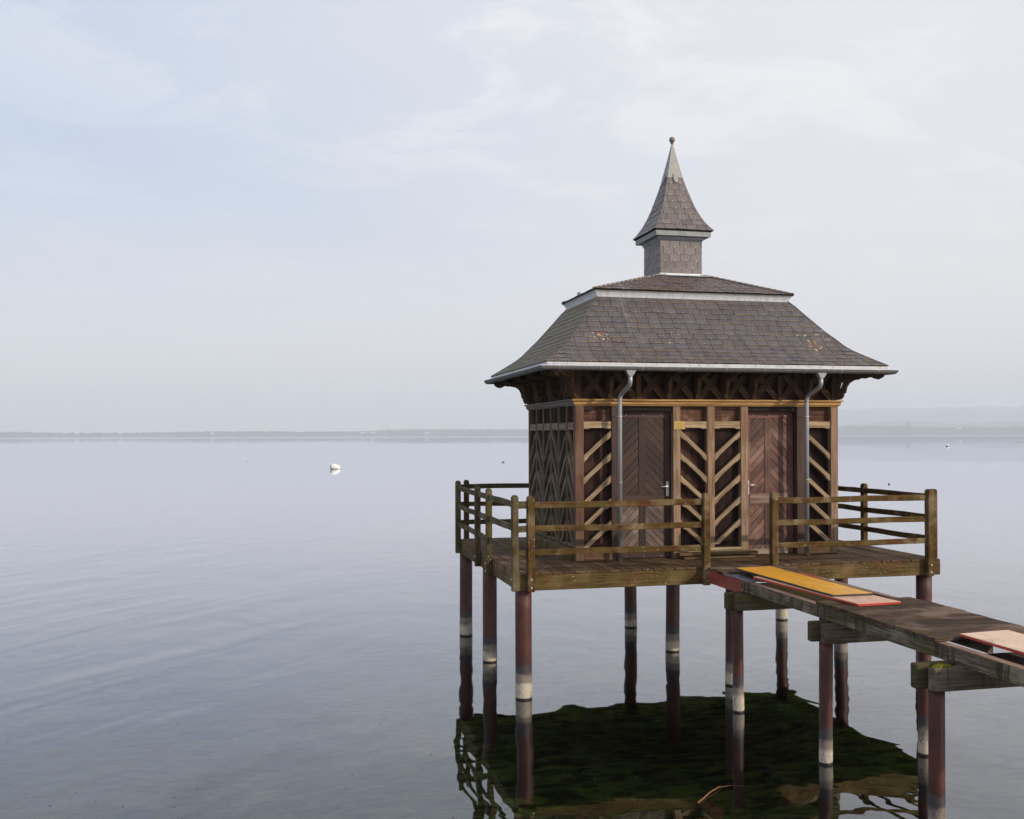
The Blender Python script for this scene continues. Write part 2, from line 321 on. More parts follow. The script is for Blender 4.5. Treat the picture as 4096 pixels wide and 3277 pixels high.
def pile_mat():
    m, nt, out = mat('painted_steel_pile'); b = NB(nt); geo = b.n('ShaderNodeNewGeometry'); pos = geo.outputs['Position']; z = b.sepz(pos)[2]
    n1 = b.noise(pos, 3, 4, .6); n2 = b.noise(b.scalev(pos, (1, 1, .35)), 22, 4, .7); n3 = b.noise(pos, 70, 3, .6)
    oi = b.n('ShaderNodeObjectInfo').outputs['Random']
    zz = b.math('ADD', b.math('ADD', z, b.math('MULTIPLY', oi, .07)), b.math('MULTIPLY', b.math('SUBTRACT', b.noise(pos, 11, 3, .6), .5), .14))
    col = b.mix(b.mapr(n1, .35, .65), (.045, .014, .010), (.085, .025, .016))
    col = b.mix(b.math('MULTIPLY', b.mapr(n2, .45, .7), .5), col, (.05, .022, .018))
    col = b.mix(b.mapr(zz, .46, .42), col, (.045, .038, .04))
    col = b.mix(b.math('MULTIPLY', b.mapr(zz, .35, .29), b.mapr(n2, .25, .5)), col, (.20, .16, .13))
    col = b.mix(b.math('MULTIPLY', b.mapr(zz, .245, .17), b.mapr(b.math('ADD', b.math('MULTIPLY', n3, .5), b.math('MULTIPLY', n2, .5)), .36, .52)), col, (.46, .40, .31))
    col = b.mix(b.mapr(z, .03, .018), col, (.022, .018, .014))
    col = b.mix(b.mapr(z, -.004, -.03), col, (.036, .032, .02))
    bs = b.n('ShaderNodeBsdfPrincipled'); b.l(col, bs.inputs['Base Color']); bs.inputs['Roughness'].default_value = .5
    bs.inputs['Specular IOR Level'].default_value = .35
    b.l(b.bump(b.math('ADD', n3, n2), .45, .008), bs.inputs['Normal']); b.l(bs.outputs[0], out.inputs[0]); return m
M['pile'] = pile_mat()

def terrain_mat(name, c1, c2, scale, snow=None):
    m, nt, out = mat(name); b = NB(nt); pos = b.n('ShaderNodeNewGeometry').outputs['Position']
    n = b.noise(pos, scale, 5, .6); col = b.mix(b.mapr(n, .35, .65), c1, c2)
    if snow:
        z = b.math('ADD', b.sepz(pos)[2], b.math('MULTIPLY', b.math('SUBTRACT', b.noise(pos, scale * 2.5, 5, .7), .5), snow[2]))
        col = b.mix(b.mapr(z, snow[0], snow[1]), col, (.85, .83, .82))
    bs = b.n('ShaderNodeBsdfDiffuse'); b.l(col, bs.inputs['Color']); b.l(bs.outputs[0], out.inputs[0]); return m
M['shore'] = terrain_mat('far_wooded_shore', (.03, .045, .05), (.07, .08, .08), .008)
M['wood'] = terrain_mat('far_wood', (.025, .035, .022), (.05, .06, .035), .02)
M['hill'] = terrain_mat('far_hill', (.05, .07, .06), (.07, .085, .07), .002)
M['mount'] = terrain_mat('far_snowy_mountains', (.10, .12, .14), (.16, .17, .18), .003, (235, 268, 120))

# ------------------------------------------------------------------ water and lake bed
def water_mat():
    m, nt, out = mat('lake_water'); b = NB(nt); pos = b.n('ShaderNodeNewGeometry').outputs['Position']
    # gentle swell: crests run to the far right, about a metre apart, plus small cross ripples
    rot = b.n('ShaderNodeMapping'); b.l(pos, rot.inputs[0]); rot.inputs['Rotation'].default_value = (0, 0, -R(51.7))
    rv = rot.outputs[0]
    swell = b.noise(b.scalev(rv, (.12, .62, 1)), 1.0, 2, .5, .7)
    slow = b.noise(b.scalev(pos, (.5, .35, 1)), 1.0, 2, .5, .5)
    rip = b.noise(b.scalev(pos, (1.3, 2.0, 1)), 1.0, 3, .5, .4)
    small = b.noise(b.scalev(rv, (3.0, 9, 1)), 1.0, 2, .5, .5)
    px = b.sepz(pos); dist = b.vmath('LENGTH', pos)
    patch = b.mapr(b.noise(b.scalev(pos, (.03, .02, 1)), 1.0, 3, .6), .35, .65)
    left = b.mapr(px[0], 3.5, -3, .12, 1)
    h = b.math('MULTIPLY', b.math('MULTIPLY', swell, .032), left)
    h = b.math('ADD', h, b.math('MULTIPLY', slow, .024))
    med = b.noise(b.scalev(pos, (1.1, .8, 1)), 1.0, 2, .5, .6)
    h = b.math('ADD', h, b.math('MULTIPLY', med, .0065))
    h = b.math('ADD', h, b.math('MULTIPLY', rip, .0006))
    h = b.math('ADD', h, b.math('MULTIPLY', b.math('MULTIPLY', small, patch), .00025))
    fade = b.mapr(dist, 14, 80, 1, .07)
    bp = b.n('ShaderNodeBump'); b.l(h, bp.inputs['Height']); bp.inputs['Distance'].default_value = 1.0; b.l(fade, bp.inputs['Strength'])
    gl = b.n('ShaderNodeBsdfGlossy'); b.l(b.mapr(dist, 150, 2500, .012, .075), gl.inputs['Roughness']); b.l(bp.outputs[0], gl.inputs['Normal']); gl.inputs['Color'].default_value = (.955, .95, 1.0, 1)
    tr = b.n('ShaderNodeBsdfTransparent'); tr.inputs['Color'].default_value = (.74, .82, .62, 1)
    fr = b.n('ShaderNodeFresnel'); fr.inputs['IOR'].default_value = 1.333; b.l(bp.outputs[0], fr.inputs['Normal'])
    q = b.math('SUBTRACT', 1.0, fr.outputs[0]); fac = b.math('SUBTRACT', 1.0, b.math('POWER', q, 2.05))   # reflection raised above plain Fresnel to brighten the mirrored sky
    mx = b.n('ShaderNodeMixShader'); b.l(fac, mx.inputs[0]); b.l(tr.outputs[0], mx.inputs[1]); b.l(gl.outputs[0], mx.inputs[2])
    b.l(mx.outputs[0], out.inputs[0]); return m
M['water'] = water_mat()
def bed_mat():
    m, nt, out = mat('weedy_lake_bed'); b = NB(nt); pos = b.n('ShaderNodeNewGeometry').outputs['Position']
    n = b.noise(b.scalev(pos, (1.2, 2.6, 1)), 1.6, 6, .65, .8); n2 = b.noise(pos, 7, 4, .6, .5)
    col = b.mix(b.mapr(n, .40, .60), (.011, .014, .006), (.10, .122, .038))
    col = b.mix(b.math('MULTIPLY', b.mapr(n2, .58, .7), .5), col, (.13, .12, .06))
    bs = b.n('ShaderNodeBsdfDiffuse'); b.l(col, bs.inputs['Color']); b.l(b.bump(n2, .6, .1), bs.inputs['Normal']); b.l(bs.outputs[0], out.inputs[0]); return m
M['bed'] = bed_mat()
w = MB(); w.quad([(-14000, -300, 0), (14000, -300, 0), (14000, 13500, 0), (-14000, 13500, 0)])
struct(w.build('water', M['water']))
def bed_z(x, y):
    d = math.hypot(x - 4, y - 4)
    return -(.75 + .055 * min(d, 60)) + .12 * math.sin(x * 1.1 + y * .3) * math.sin(y * .9 + 1) if d < 60 else -5
bd = MB(); xs = [-14000, -300, -60] + [-20 + i * 1.0 for i in range(46)] + [70, 300, 14000]; ys = [-300, -40] + [-4 + i * 1.0 for i in range(36)] + [60, 120, 400, 13500]
for y in ys:
    for x in xs: bd.v.append(V((x, y, bed_z(x, y))))
for j in range(len(ys) - 1):
    for i in range(len(xs) - 1):
        a = j * len(xs) + i; bd.face((a, a + 1, a + 1 + len(xs), a + len(xs)), None, 0, True)
struct(bd.build('lake_bed', M['bed']))

# ------------------------------------------------------------------ the bathing hut
X0, X1, Y0, Y1 = 3.954, 8.047, 13.141, 15.843      # outer faces of the wall posts
CX, CY = 6.001, 14.4926
hut = thing('bathing_hut', 'small brown wooden bathing hut with slate roof and pointed turret on stilts over the lake', 'hut', (CX, CY, DECK))
PF = Y0; BACKD = .10
# boarding behind the frame, one wall per side
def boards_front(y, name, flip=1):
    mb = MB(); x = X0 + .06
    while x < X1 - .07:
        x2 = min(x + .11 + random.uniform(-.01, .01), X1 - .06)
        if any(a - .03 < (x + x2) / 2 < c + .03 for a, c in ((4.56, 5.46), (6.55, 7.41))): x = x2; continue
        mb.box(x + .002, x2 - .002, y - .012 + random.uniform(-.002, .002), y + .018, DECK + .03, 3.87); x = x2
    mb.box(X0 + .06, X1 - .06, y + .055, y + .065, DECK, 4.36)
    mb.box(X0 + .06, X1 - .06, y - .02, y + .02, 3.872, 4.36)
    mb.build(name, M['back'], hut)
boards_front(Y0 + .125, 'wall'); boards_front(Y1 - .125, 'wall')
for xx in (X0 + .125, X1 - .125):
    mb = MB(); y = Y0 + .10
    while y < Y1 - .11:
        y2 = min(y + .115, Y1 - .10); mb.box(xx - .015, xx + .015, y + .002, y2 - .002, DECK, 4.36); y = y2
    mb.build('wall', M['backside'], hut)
# corner posts
for (a, b_) in ((X0, Y0), (X1 - .118, Y0), (X0, Y1 - .1), (X1 - .118, Y1 - .1)):
    mb = MB(); mb.box(a, a + .118 + (.01 if a < 5 else 0), b_, b_ + .10, DECK, 3.815, 0, .001); mb.build('corner_post', [M['corner'] if a < 5 else M['frame']], hut, .006)
# intermediate posts, front (x ranges) and the same behind
fposts = [(4.491, 4.60), (5.421, 5.531), (5.947, 6.06), (6.474, 6.587), (7.372, 7.50)]
for a, c in fposts:
    mb = MB(); mb.box(a, c, Y0 + .001, Y0 + .10, DECK, 3.815, 0, .0012); mb.build('post', M['frame'] if a in (5.421, 5.947, 6.474) else M['doorL'], hut, .005)
    mb = MB(); mb.box(a, c, Y1 - .10, Y1 - .001, DECK, 3.815); mb.build('post', M['side'], hut, .005)
sy = [15.33, 14.89, 14.455, 14.02, 13.58]
for yy in sy:
    for xa, xb in ((X0 + .002, X0 + .1), (X1 - .1, X1 - .002)):
        mb = MB(); mb.box(xa, xb, yy - .045, yy + .045, DECK + .15, 3.815, 0, .0012); mb.build('post', M['side'], hut, .005)
# braced panels: a rail with a notched underside and five parallel braces
def panel(mb, a0, a1, O, ax, az, up, n=5, top=3.425, step=.32, rise=.36, rail=(3.488, 3.597)):
    """a0..a1 along ax; up=+1 braces rise with a"""
    w_ = a1 - a0
    h0, h1 = rail
    mb.prism([(a0, h1), (a1, h1), (a1, h0), (a1 - .07, h0), (a1 - .10, h0 + .014), (a0 + .10, h0 + .014), (a0 + .07, h0), (a0, h0)], O, ax, (0, 0, 1), az, .062)
    for i in range(n):
        hi = top - i * step; lo = hi - rise; zl, zr = (lo, hi) if up > 0 else (hi, lo)
        zl += random.uniform(-.006, .006); zr += random.uniform(-.006, .006)
        f = lambda a: zl + (zr - zl) * (a - a0) / w_
        t = .048; e1, e2 = .055, .085
        P = [(a0, f(a0) + t), (a1, f(a1) + t), (a1, f(a1) - t), (a1 - e1, f(a1 - e1) - t), (a1 - e2, f(a1 - e2) - t + .018), (a0 + e2, f(a0 + e2) - t + .018), (a0 + e1, f(a0 + e1) - t), (a0, f(a0) - t)]
        P = [(p, max(q, 1.815)) for p, q in P]
        if i == 0: P = [(p, min(q, h0 - .001)) for p, q in P]
        mb.prism(P, O, ax, (0, 0, 1), az, .055 + random.uniform(-.003, .003), 0, math.atan2(zr - zl, w_))
fp = [(4.082, 4.491, 1), (5.531, 5.947, -1), (6.06, 6.474, 1), (7.50, 7.929, -1)]
for a0, a1, up in fp:
    mb = MB(); panel(mb, a0 + .001, a1 - .001, (0, Y0 + .014, 0), (1, 0, 0), (0, 1, 0), up); mb.build('braced_panel', M['brace'], hut, .003)
    mb = MB(); panel(mb, a0 + .001, a1 - .001, (0, Y1 - .070, 0), (1, 0, 0), (0, 1, 0), up); mb.build('braced_panel', M['side'], hut, .003)
ysd = [Y1 - .1] + [v for v in sy] + [Y0 + .1]
for side in (0, 1):
    for k in range(6):
        ya, yb = ysd[k], ysd[k + 1]; a1 = ya - (.045 if k else 0); a0 = yb + (.045 if k < 5 else 0)
        mb = MB(); O = (X0 + .004, 0, 0) if side == 0 else (X1 - .066, 0, 0)
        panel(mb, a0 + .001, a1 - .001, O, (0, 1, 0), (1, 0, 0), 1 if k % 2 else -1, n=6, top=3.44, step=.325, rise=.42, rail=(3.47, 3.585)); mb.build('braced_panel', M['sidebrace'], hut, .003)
for a0, a1, up in fp:
    mb = MB()
    for k in range(2): mb.box(a0 - .01, a1 + .01, Y0 + .082, Y0 + .104, 3.60 + k * .108, 3.706 + k * .106, 0, .001)
    mb.build('top_board', M['topboard'], hut, .002)
# plinth boards
for a, c in ((X0 + .128, 4.491), (7.50, X1 - .118)):
    mb = MB(); mb.box(a, c, Y0 - .004, Y0 + .08, DECK + .001, 1.80, 0, .001); mb.build('plinth_board', M['deck'], hut, .004)
for xx, s_ in ((X0, -1), (X1, 1)):
    mb = MB(); P = [(0, DECK), (s_ * .05, DECK), (s_ * .05, DECK + .13), (-s_ * .02, DECK + .17), (-s_ * .06, DECK + .17), (-s_ * .06, DECK)]
    mb.prism(P, (xx, Y0 + .1, 0), (1, 0, 0), (0, 0, 1), (0, 1, 0), Y1 - Y0 - .2); mb.build('plinth_board', M['beam'], hut, .004, {'label': 'mossy green sloping plinth board'} if s_ < 0 else None)
mb = MB(); mb.box(X0 + .13, X1 - .12, Y1 - .08, Y1 + .004, DECK + .001, 1.8); mb.build('plinth_board', M['deck'], hut, .004)
mb = MB(); mb.box(5.531, 6.474, Y0 - .006, Y0 + .07, 1.735, 1.765); mb.box(5.531, 6.474, Y0 + .012, Y0 + .09, DECK, 1.734); mb.build('sill', M['sill'], hut, .003)
mb = MB(); mb.box(5.45, 6.66, Y0 - .16, Y0 - .02, 1.682, 1.722, 0, .002); mb.box(5.50, 6.60, Y0 - .20, Y0 - .03, DECK + .002, 1.668, 0, .002); build_each(mb, 'step', M['step'], hut, .004)
# cornice, three profiles running round the hut (front honey coloured, sides grey)
def ring(mb, o, z0, z1, inner=.06, faces='FLRB', m=0):
    x0, x1, y0, y1 = X0 - o, X1 + o, Y0 - o, Y1 + o; i = inner + o
    if 'F' in faces: mb.prism([(x0, y0), (x1, y0), (x1 - i, y0 + i), (x0 + i, y0 + i)], (0, 0, z0), (1, 0, 0), (0, 1, 0), (0, 0, 1), z1 - z0, m)
    if 'B' in faces: mb.prism([(x0, y1), (x1, y1), (x1 - i, y1 - i), (x0 + i, y1 - i)], (0, 0, z0), (1, 0, 0), (0, 1, 0), (0, 0, 1), z1 - z0, m)
    if 'L' in faces: mb.prism([(y0, x0), (y1, x0), (y1 - i, x0 + i), (y0 + i, x0 + i)], (0, 0, z0), (0, 1, 0), (1, 0, 0), (0, 0, 1), z1 - z0, m)
    if 'R' in faces: mb.prism([(y0, x1), (y1, x1), (y1 - i, x1 - i), (y0 + i, x1 - i)], (0, 0, z0), (0, 1, 0), (1, 0, 0), (0, 0, 1), z1 - z0, m)
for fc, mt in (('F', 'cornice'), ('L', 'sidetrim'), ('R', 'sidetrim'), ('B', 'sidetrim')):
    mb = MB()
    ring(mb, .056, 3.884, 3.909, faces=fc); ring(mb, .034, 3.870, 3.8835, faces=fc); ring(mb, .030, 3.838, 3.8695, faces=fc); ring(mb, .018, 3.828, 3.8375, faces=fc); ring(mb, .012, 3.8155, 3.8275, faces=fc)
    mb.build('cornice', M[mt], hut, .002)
# frieze: X braces and studs above the cornice
def frieze(mb, a0, a1, nb, O, ax, az, posts=True):
    w_ = (a1 - a0) / nb; z0, z1 = 3.910, 4.355
    for k in range(nb + 1):
        c = a0 + k * w_; mb.prism([(c - .035, z0), (c + .035, z0), (c + .035, z1), (c - .035, z1)], O, ax, (0, 0, 1), az, .07, 0, math.pi / 2)
    for k in range(nb):
        l, r = a0 + k * w_ + .036, a0 + (k + 1) * w_ - .036; t = .042
        mb.prism([(l, z0), (l + t * 1.3, z0), (r, z1 - .08), (r, z1), (r - t * 1.3, z1), (l, z0 + .08)], V(O) + V(az) * .012, ax, (0, 0, 1), az, .03, 0, math.atan2(z1 - z0, r - l))
        mb.prism([(r, z0), (r - t * 1.3, z0), (l, z1 - .08), (l, z1), (l + t * 1.3, z1), (r, z0 + .08)], V(O) + V(az) * .018, ax, (0, 0, 1), az, .03, 0, -math.atan2(z1 - z0, r - l))
mb = MB(); frieze(mb, X0 + .06, X1 - .06, 9, (0, Y0 + .002, 0), (1, 0, 0), (0, 1, 0)); mb.build('frieze', M['frieze'], hut, .003)
mb = MB(); frieze(mb, X0 + .06, X1 - .06, 9, (0, Y1 - .075, 0), (1, 0, 0), (0, 1, 0)); mb.build('frieze', M['frieze'], hut, .003)
mb = MB(); frieze(mb, Y0 + .12, Y1 - .12, 6, (X0 + .002, 0, 0), (0, 1, 0), (1, 0, 0)); mb.build('frieze', M['frieze'], hut, .003)
mb = MB(); frieze(mb, Y0 + .12, Y1 - .12, 6, (X1 - .075, 0, 0), (0, 1, 0), (1, 0, 0)); mb.build('frieze', M['frieze'], hut, .003)
# curved brackets and rafter tails under the eaves
BR = [(0, 3.925), (.03, 3.93), (.058, 3.98), (.078, 3.992), (.098, 4.055), (.108, 4.12), (.13, 4.19), (.16, 4.212), (.30, 4.235), (.46, 4.262), (.46, 4.339), (0, 4.339)]
TAIL = [(0, 4.27), (.36, 4.282), (.385, 4.262), (.41, 4.240), (.45, 4.236), (.475, 4.26), (.485, 4.30), (.485, 4.345), (0, 4.345)]
HIPB = [(-.02, 3.915), (.05, 3.925), (.085, 3.965), (.09, 4.01), (.115, 4.02), (.13, 4.10), (.17, 4.165), (.235, 4.205), (.31, 4.215), (.33, 4.23), (.40, 4.225), (.47, 4.245), (.53, 4.215), (.58, 4.205), (.64, 4.235), (.66, 4.26), (.66, 4.342), (.0, 4.342), (-.0, 4.27), (.05, 4.26), (.075, 4.16), (.035, 4.05), (-.02, 4.03)]
w9 = (X1 - X0 - .12) / 9
for k in range(1, 9):
    c = X0 + .06 + k * w9; big = k in (1, 3, 4, 5, 6, 8)
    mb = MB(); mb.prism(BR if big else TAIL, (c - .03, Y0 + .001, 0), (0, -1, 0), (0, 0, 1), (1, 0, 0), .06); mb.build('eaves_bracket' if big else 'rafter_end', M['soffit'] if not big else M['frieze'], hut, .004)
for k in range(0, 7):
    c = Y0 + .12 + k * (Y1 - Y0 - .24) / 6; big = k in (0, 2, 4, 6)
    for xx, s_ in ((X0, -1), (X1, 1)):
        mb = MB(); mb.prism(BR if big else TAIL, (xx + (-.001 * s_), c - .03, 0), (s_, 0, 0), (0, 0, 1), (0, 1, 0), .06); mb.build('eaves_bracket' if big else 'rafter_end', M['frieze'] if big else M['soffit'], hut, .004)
for (a, b_, dx, dy) in ((X0, Y0, -1, -1), (X1, Y0, 1, -1), (X0, Y1, -1, 1), (X1, Y1, 1, 1)):
    d = V((dx, dy, 0)).normalized(); nrm = V((-d.y, d.x, 0))
    mb = MB(); mb.prism(HIPB, V((a, b_, 0)) - nrm * .035, d, (0, 0, 1), nrm, .07); mb.build('hip_bracket', M['frieze'], hut, .004)

# doors
def clip(poly, a, b, c):       # keep a*x+b*y<=c
    o = []
    for i in range(len(poly)):
        p, q = poly[i], poly[(i + 1) % len(poly)]; dp = a * p[0] + b * p[1] - c; dq = a * q[0] + b * q[1] - c
        if dp <= 0: o.append(p)
        if dp * dq < 0: t = dp / (dp - dq); o.append((p[0] + (q[0] - p[0]) * t, p[1] + (q[1] - p[1]) * t))
    return o
def chevron(mb, x0, x1, z0, z1, s_, y, slope=1.0, w_=.088, m=0):
    th = math.atan(slope) * s_; nx, nz = -math.sin(th), math.cos(th)
    c = -6.0
    while c < 6.0:
        wv = w_ + random.uniform(-.006, .006)
        P = [(x0, z0), (x1, z0), (x1, z1), (x0, z1)]
        base = nx * (x0 + x1) / 2 + nz * (z0 + z1) / 2
        P = clip(P, nx, nz, base + c + wv - .0035)
        if len(P) > 2: P = clip(P, -nx, -nz, -(base + c + .0035))
        if len(P) > 2: mb.prism(P, (0, y - random.uniform(0, .003), 0), (1, 0, 0), (0, 0, 1), (0, 1, 0), .014, m, th)
        c += wv
def door(x0, x1, yl, label, m_frame, m_pan, m_low, m_mid, hinge_right, handle_x):
    d = MB(); d.box(x0, x1, yl + .012, yl + .036, DECK + .006, 3.74); d0 = d.build('door', m_frame, hut, 0, {'label': label})
    st = .085; xm = (x0 + x1) / 2 - .02; ms = .052
    f = MB(); y = yl - .010
    for a, b_ in ((x0, x0 + st), (x1 - st, x1)): f.box(a, b_, y, yl + .012, DECK + .008, 3.735, 0, .0006)
    f.box(x0 + st, x1 - st, y, yl + .012, 3.645, 3.735)
    f.box(xm - ms, xm + ms, y + .001, yl + .012, 2.54, 3.645); f.box(xm - ms, xm + ms, y + .001, yl + .012, 1.715, 2.385)
    f.build('door_frame', m_frame, d0, .002)
    f = MB(); f.box(x0 + st, x1 - st, y, yl + .012, 2.385, 2.54); f.box(x0 + st, x1 - st, y, yl + .012, DECK + .008, 1.715); build_each(f, 'door_rail', m_mid, d0, .002)
    f = MB(); chevron(f, x0 + st + .002, xm - ms - .002, 2.542, 3.643, 1, yl); chevron(f, xm + ms + .002, x1 - st - .002, 2.542, 3.643, -1, yl); f.build('door_panel', m_pan, d0)
    f = MB(); chevron(f, x0 + st + .002, xm - ms - .002, 1.717, 2.383, 1, yl); chevron(f, xm + ms + .002, x1 - st - .002, 1.717, 2.383, -1, yl); f.build('door_panel', m_low, d0)
    # studs
    f = MB()
    for zz in (3.69, 1.665):
        for q in range(3): xx = x0 + .14 + q * (x1 - x0 - .28) / 2; f.tube([(xx, y - .004, zz), (xx, y + .002, zz)], [.004, .008], 8)
    build_each(f, 'door_stud', M['steel'], d0)
    h = MB(); hx = handle_x; dr = 1 if hinge_right else -1; yh = y
    h.box(hx - .019, hx + .019, yh - .004, yh - .0005, 2.52, 2.73)
    h.tube([(hx, yh, 2.665), (hx, yh - .05, 2.665), (hx + dr * .02, yh - .055, 2.665), (hx + dr * .12, yh - .055, 2.658)], .0085, 10)
    h.tube([(hx, yh - .008, 2.575), (hx, yh - .002, 2.575)], .011, 10)
    h.build('door_handle', M['steel'], d0)
door(4.602, 5.419, Y0 + .125, 'dark brown chevron boarded door with bleached lower panels', M['doorL'], M['doorL'], M['doorLlow'], M['doorL'], False, 5.375)
door(6.589, 7.370, Y0 + .125, 'red brown chevron boarded door with a pale worn middle rail', M['doorR'], M['doorR'], M['doorR'], M['doorRpale'], True, 6.634)
for a, c in ((4.601, 5.420), (6.588, 7.371)):
    mb = MB(); mb.box(a, c, Y0 + .03, Y0 + .11, 3.742, 3.815); mb.build('lintel', M['soffit'], hut, .003)
mb = MB(); mb.box(5.428, 5.587, Y0 - .006, Y0 - .001, 3.482, 3.600)
pq = mb.build('plaque', M['brass'], hut, 0, {'label': 'small brass plaque with engraved lines'})
mb = MB()
for k in range(6): mb.box(5.45 + (.012 if k in (0, 5) else 0), 5.565 - random.uniform(0, .02), Y0 - .0075, Y0 - .0065, 3.572 - k * .015, 3.575 - k * .015)
mb.build('engraved_text', M['engrave'], pq)
mb = MB()
for xx in (5.437, 5.578):
    for zz in (3.491, 3.591): mb.tube([(xx, Y0 - .009, zz), (xx, Y0 - .006, zz)], .004, 8)
build_each(mb, 'screw', M['steel'], pq)

# ------------------------------------------------------------------ roof
PROF = [(0, 4.400), (.085, 4.455), (.165, 4.509), (.255, 4.572), (.337, 4.632), (.42, 4.706), (.543, 4.855), (.616, 4.936), (.679, 5.020), (.807, 5.190), (.925, 5.353), (1.0, 5.440)]
AX, AY, BX, BY = 2.586, 1.8135, 1.535, .795
def lerp(a, b, t): return a + (b - a) * t
def prof_z(s_, P=PROF):
    for i in range(len(P) - 1):
        if s_ <= P[i + 1][0]: t = (s_ - P[i][0]) / (P[i + 1][0] - P[i][0]); return lerp(P[i][1], P[i + 1][1], t)
    return P[-1][1]
def arc_rows(P, run, expo):
    """split a profile (s, z) into rows of equal slope length"""
    pts = [(0.0, 0.0)]; L = 0
    N = 200
    for i in range(N):
        s0, s1 = i / N, (i + 1) / N; L += math.hypot((s1 - s0) * run, prof_z(s1, P) - prof_z(s0, P)); pts.append((L, s1))
    n = round(L / expo); rows = []
    for k in range(n + 1):
        t = L * k / n
        for i in range(len(pts) - 1):
            if pts[i + 1][0] >= t - 1e-9: rows.append(lerp(pts[i][1], pts[i + 1][1], (t - pts[i][0]) / max(1e-9, pts[i + 1][0] - pts[i][0]))); break
    return rows
def slates(mb, P, c, half_a, half_b, face, expo=.107, width=.187, m=0, hook=True, lift=.009, seed=1, hm=1, first=0):
    """slates on one side of a hipped shape: half_a/half_b = (hx, hy) at s=0 and s=1"""
    rnd_ = random.Random(seed)
    run = abs(half_a[1] - half_b[1]) if face in 'FB' else abs(half_a[0] - half_b[0])
    rows = arc_rows(P, run, expo)
    def pt(s_, a):     # a = coordinate along the eave
        hx = lerp(half_a[0], half_b[0], s_); hy = lerp(half_a[1], half_b[1], s_); z = prof_z(s_, P)
        return {'F': V((c[0] + a, c[1] - hy, z)), 'B': V((c[0] - a, c[1] + hy, z)), 'L': V((c[0] - hx, c[1] - a, z)), 'R': V((c[0] + hx, c[1] + a, z))}[face]
    hl = lambda s_: lerp(half_a[0], half_b[0], s_) if face in 'FB' else lerp(half_a[1], half_b[1], s_)
    for k in range(first, len(rows) - 1):
        s0, s1 = rows[k], rows[k + 1]; L0, L1 = hl(s0), hl(s1)
        e0 = pt(s0, 0); e1 = pt(s1, 0); up = (e1 - e0).normalized(); al = (pt(s0, 1) - pt(s0, 0)).normalized(); nm = al.cross(up).normalized()
        x = -L0 - rnd_.random() * width * .3 - (k % 2) * width * .5
        while x < L0:
            w_ = width * rnd_.uniform(.93, 1.07); xa, xb = x + .0032, x + w_ - .0032; x += w_
            a0, b0 = max(xa, -L0), min(xb, L0); a1, b1 = max(xa, -L1), min(xb, L1)
            if b0 - a0 < .012: continue
            if b1 <= a1: m_ = max(-L1, min(L1, (a0 + b0) / 2)); a1 = m_ - .0005; b1 = m_ + .0005
            lf = lift + rnd_.uniform(-.002, .0025); th = .006; odd = rnd_.random() < .07; dz = rnd_.uniform(-.004, .004) + (rnd_.uniform(-.014, .012) if odd else 0); lf += .003 if odd else 0
            ja, jb = rnd_.uniform(-.003, .003) + (rnd_.choice((0, .012)) if odd else 0), rnd_.uniform(-.003, .003)
            p = [pt(s0, a0) + nm * lf + up * (dz + ja), pt(s0, b0) + nm * lf + up * (dz + jb), pt(s1, b1) + nm * .0015, pt(s1, a1) + nm * .0015]
            p[2] += up * .012; p[3] += up * .012
            q = [v - nm * th for v in p]
            ru = rnd_.random() * 20; n = len(mb.v); mb.v += p + q
            mb.face((n, n + 1, n + 2, n + 3), [(ru, 0), (ru + w_, 0), (ru + w_, 1), (ru, 1)], m)
            mb.face((n + 4, n + 5, n + 1, n), [(ru, 0)] * 4, m); mb.face((n + 4, n, n + 3, n + 7), [(ru, .5)] * 4, m); mb.face((n + 1, n + 5, n + 6, n + 2), [(ru, .5)] * 4, m)
            if hook and b0 - a0 > width * .6:
                hc = (a0 + b0) / 2; h0 = pt(s0, hc) + nm * (lf + .002) + up * (dz + .004)
                mb.bar(h0 - up * .008, h0 + up * .010, .006, .005, nm, hm)
MS = [M['slate'], M['steel'], M['slatemoss'], M['soffit']]
mb = MB()
slates(mb, PROF, (CX, CY), (AX, AY), (BX, BY), 'F', seed=3, m=0)
slates(mb, PROF, (CX, CY), (AX, AY), (BX, BY), 'L', seed=4, m=2, hook=False, lift=.008)
slates(mb, PROF, (CX, CY), (AX, AY), (BX, BY), 'R', seed=5, m=0)
slates(mb, PROF, (CX, CY), (AX, AY), (BX, BY), 'B', seed=6, m=0, hook=False)
# boarded shell under the slates, and soffit
ns = [p[0] for p in PROF]
def rect(c, hx, hy, z): return [V((c[0] - hx, c[1] - hy, z)), V((c[0] + hx, c[1] - hy, z)), V((c[0] + hx, c[1] + hy, z)), V((c[0] - hx, c[1] + hy, z))]
rings = [rect((CX, CY), lerp(AX, BX, s_) - .004, lerp(AY, BY, s_) - .004, prof_z(s_) - .006) for s_ in ns]
def loft(mb, rings, m=0, cap0=True, cap1=True):
    n = len(mb.v); N = len(rings[0])
    for r in rings: mb.v += r
    for i in range(len(rings) - 1):
        for k in range(N):
            k2 = (k + 1) % N; mb.face((n + i * N + k, n + i * N + k2, n + (i + 1) * N + k2, n + (i + 1) * N + k), [(0, 0), (1, 0), (1, 1), (0, 1)], m)
    if cap0: mb.face(tuple(range(n + N - 1, n - 1, -1)), None, m)
    if cap1: mb.face(tuple(range(n + (len(rings) - 1) * N, n + len(rings) * N)), None, m)
loft(mb, rings, 3, False, True)
mb.build('lower_roof', MS, hut)
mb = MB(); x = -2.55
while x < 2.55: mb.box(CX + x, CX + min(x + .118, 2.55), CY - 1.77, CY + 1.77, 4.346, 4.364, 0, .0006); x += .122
mb.build('soffit_boarding', M['soffit'], hut)
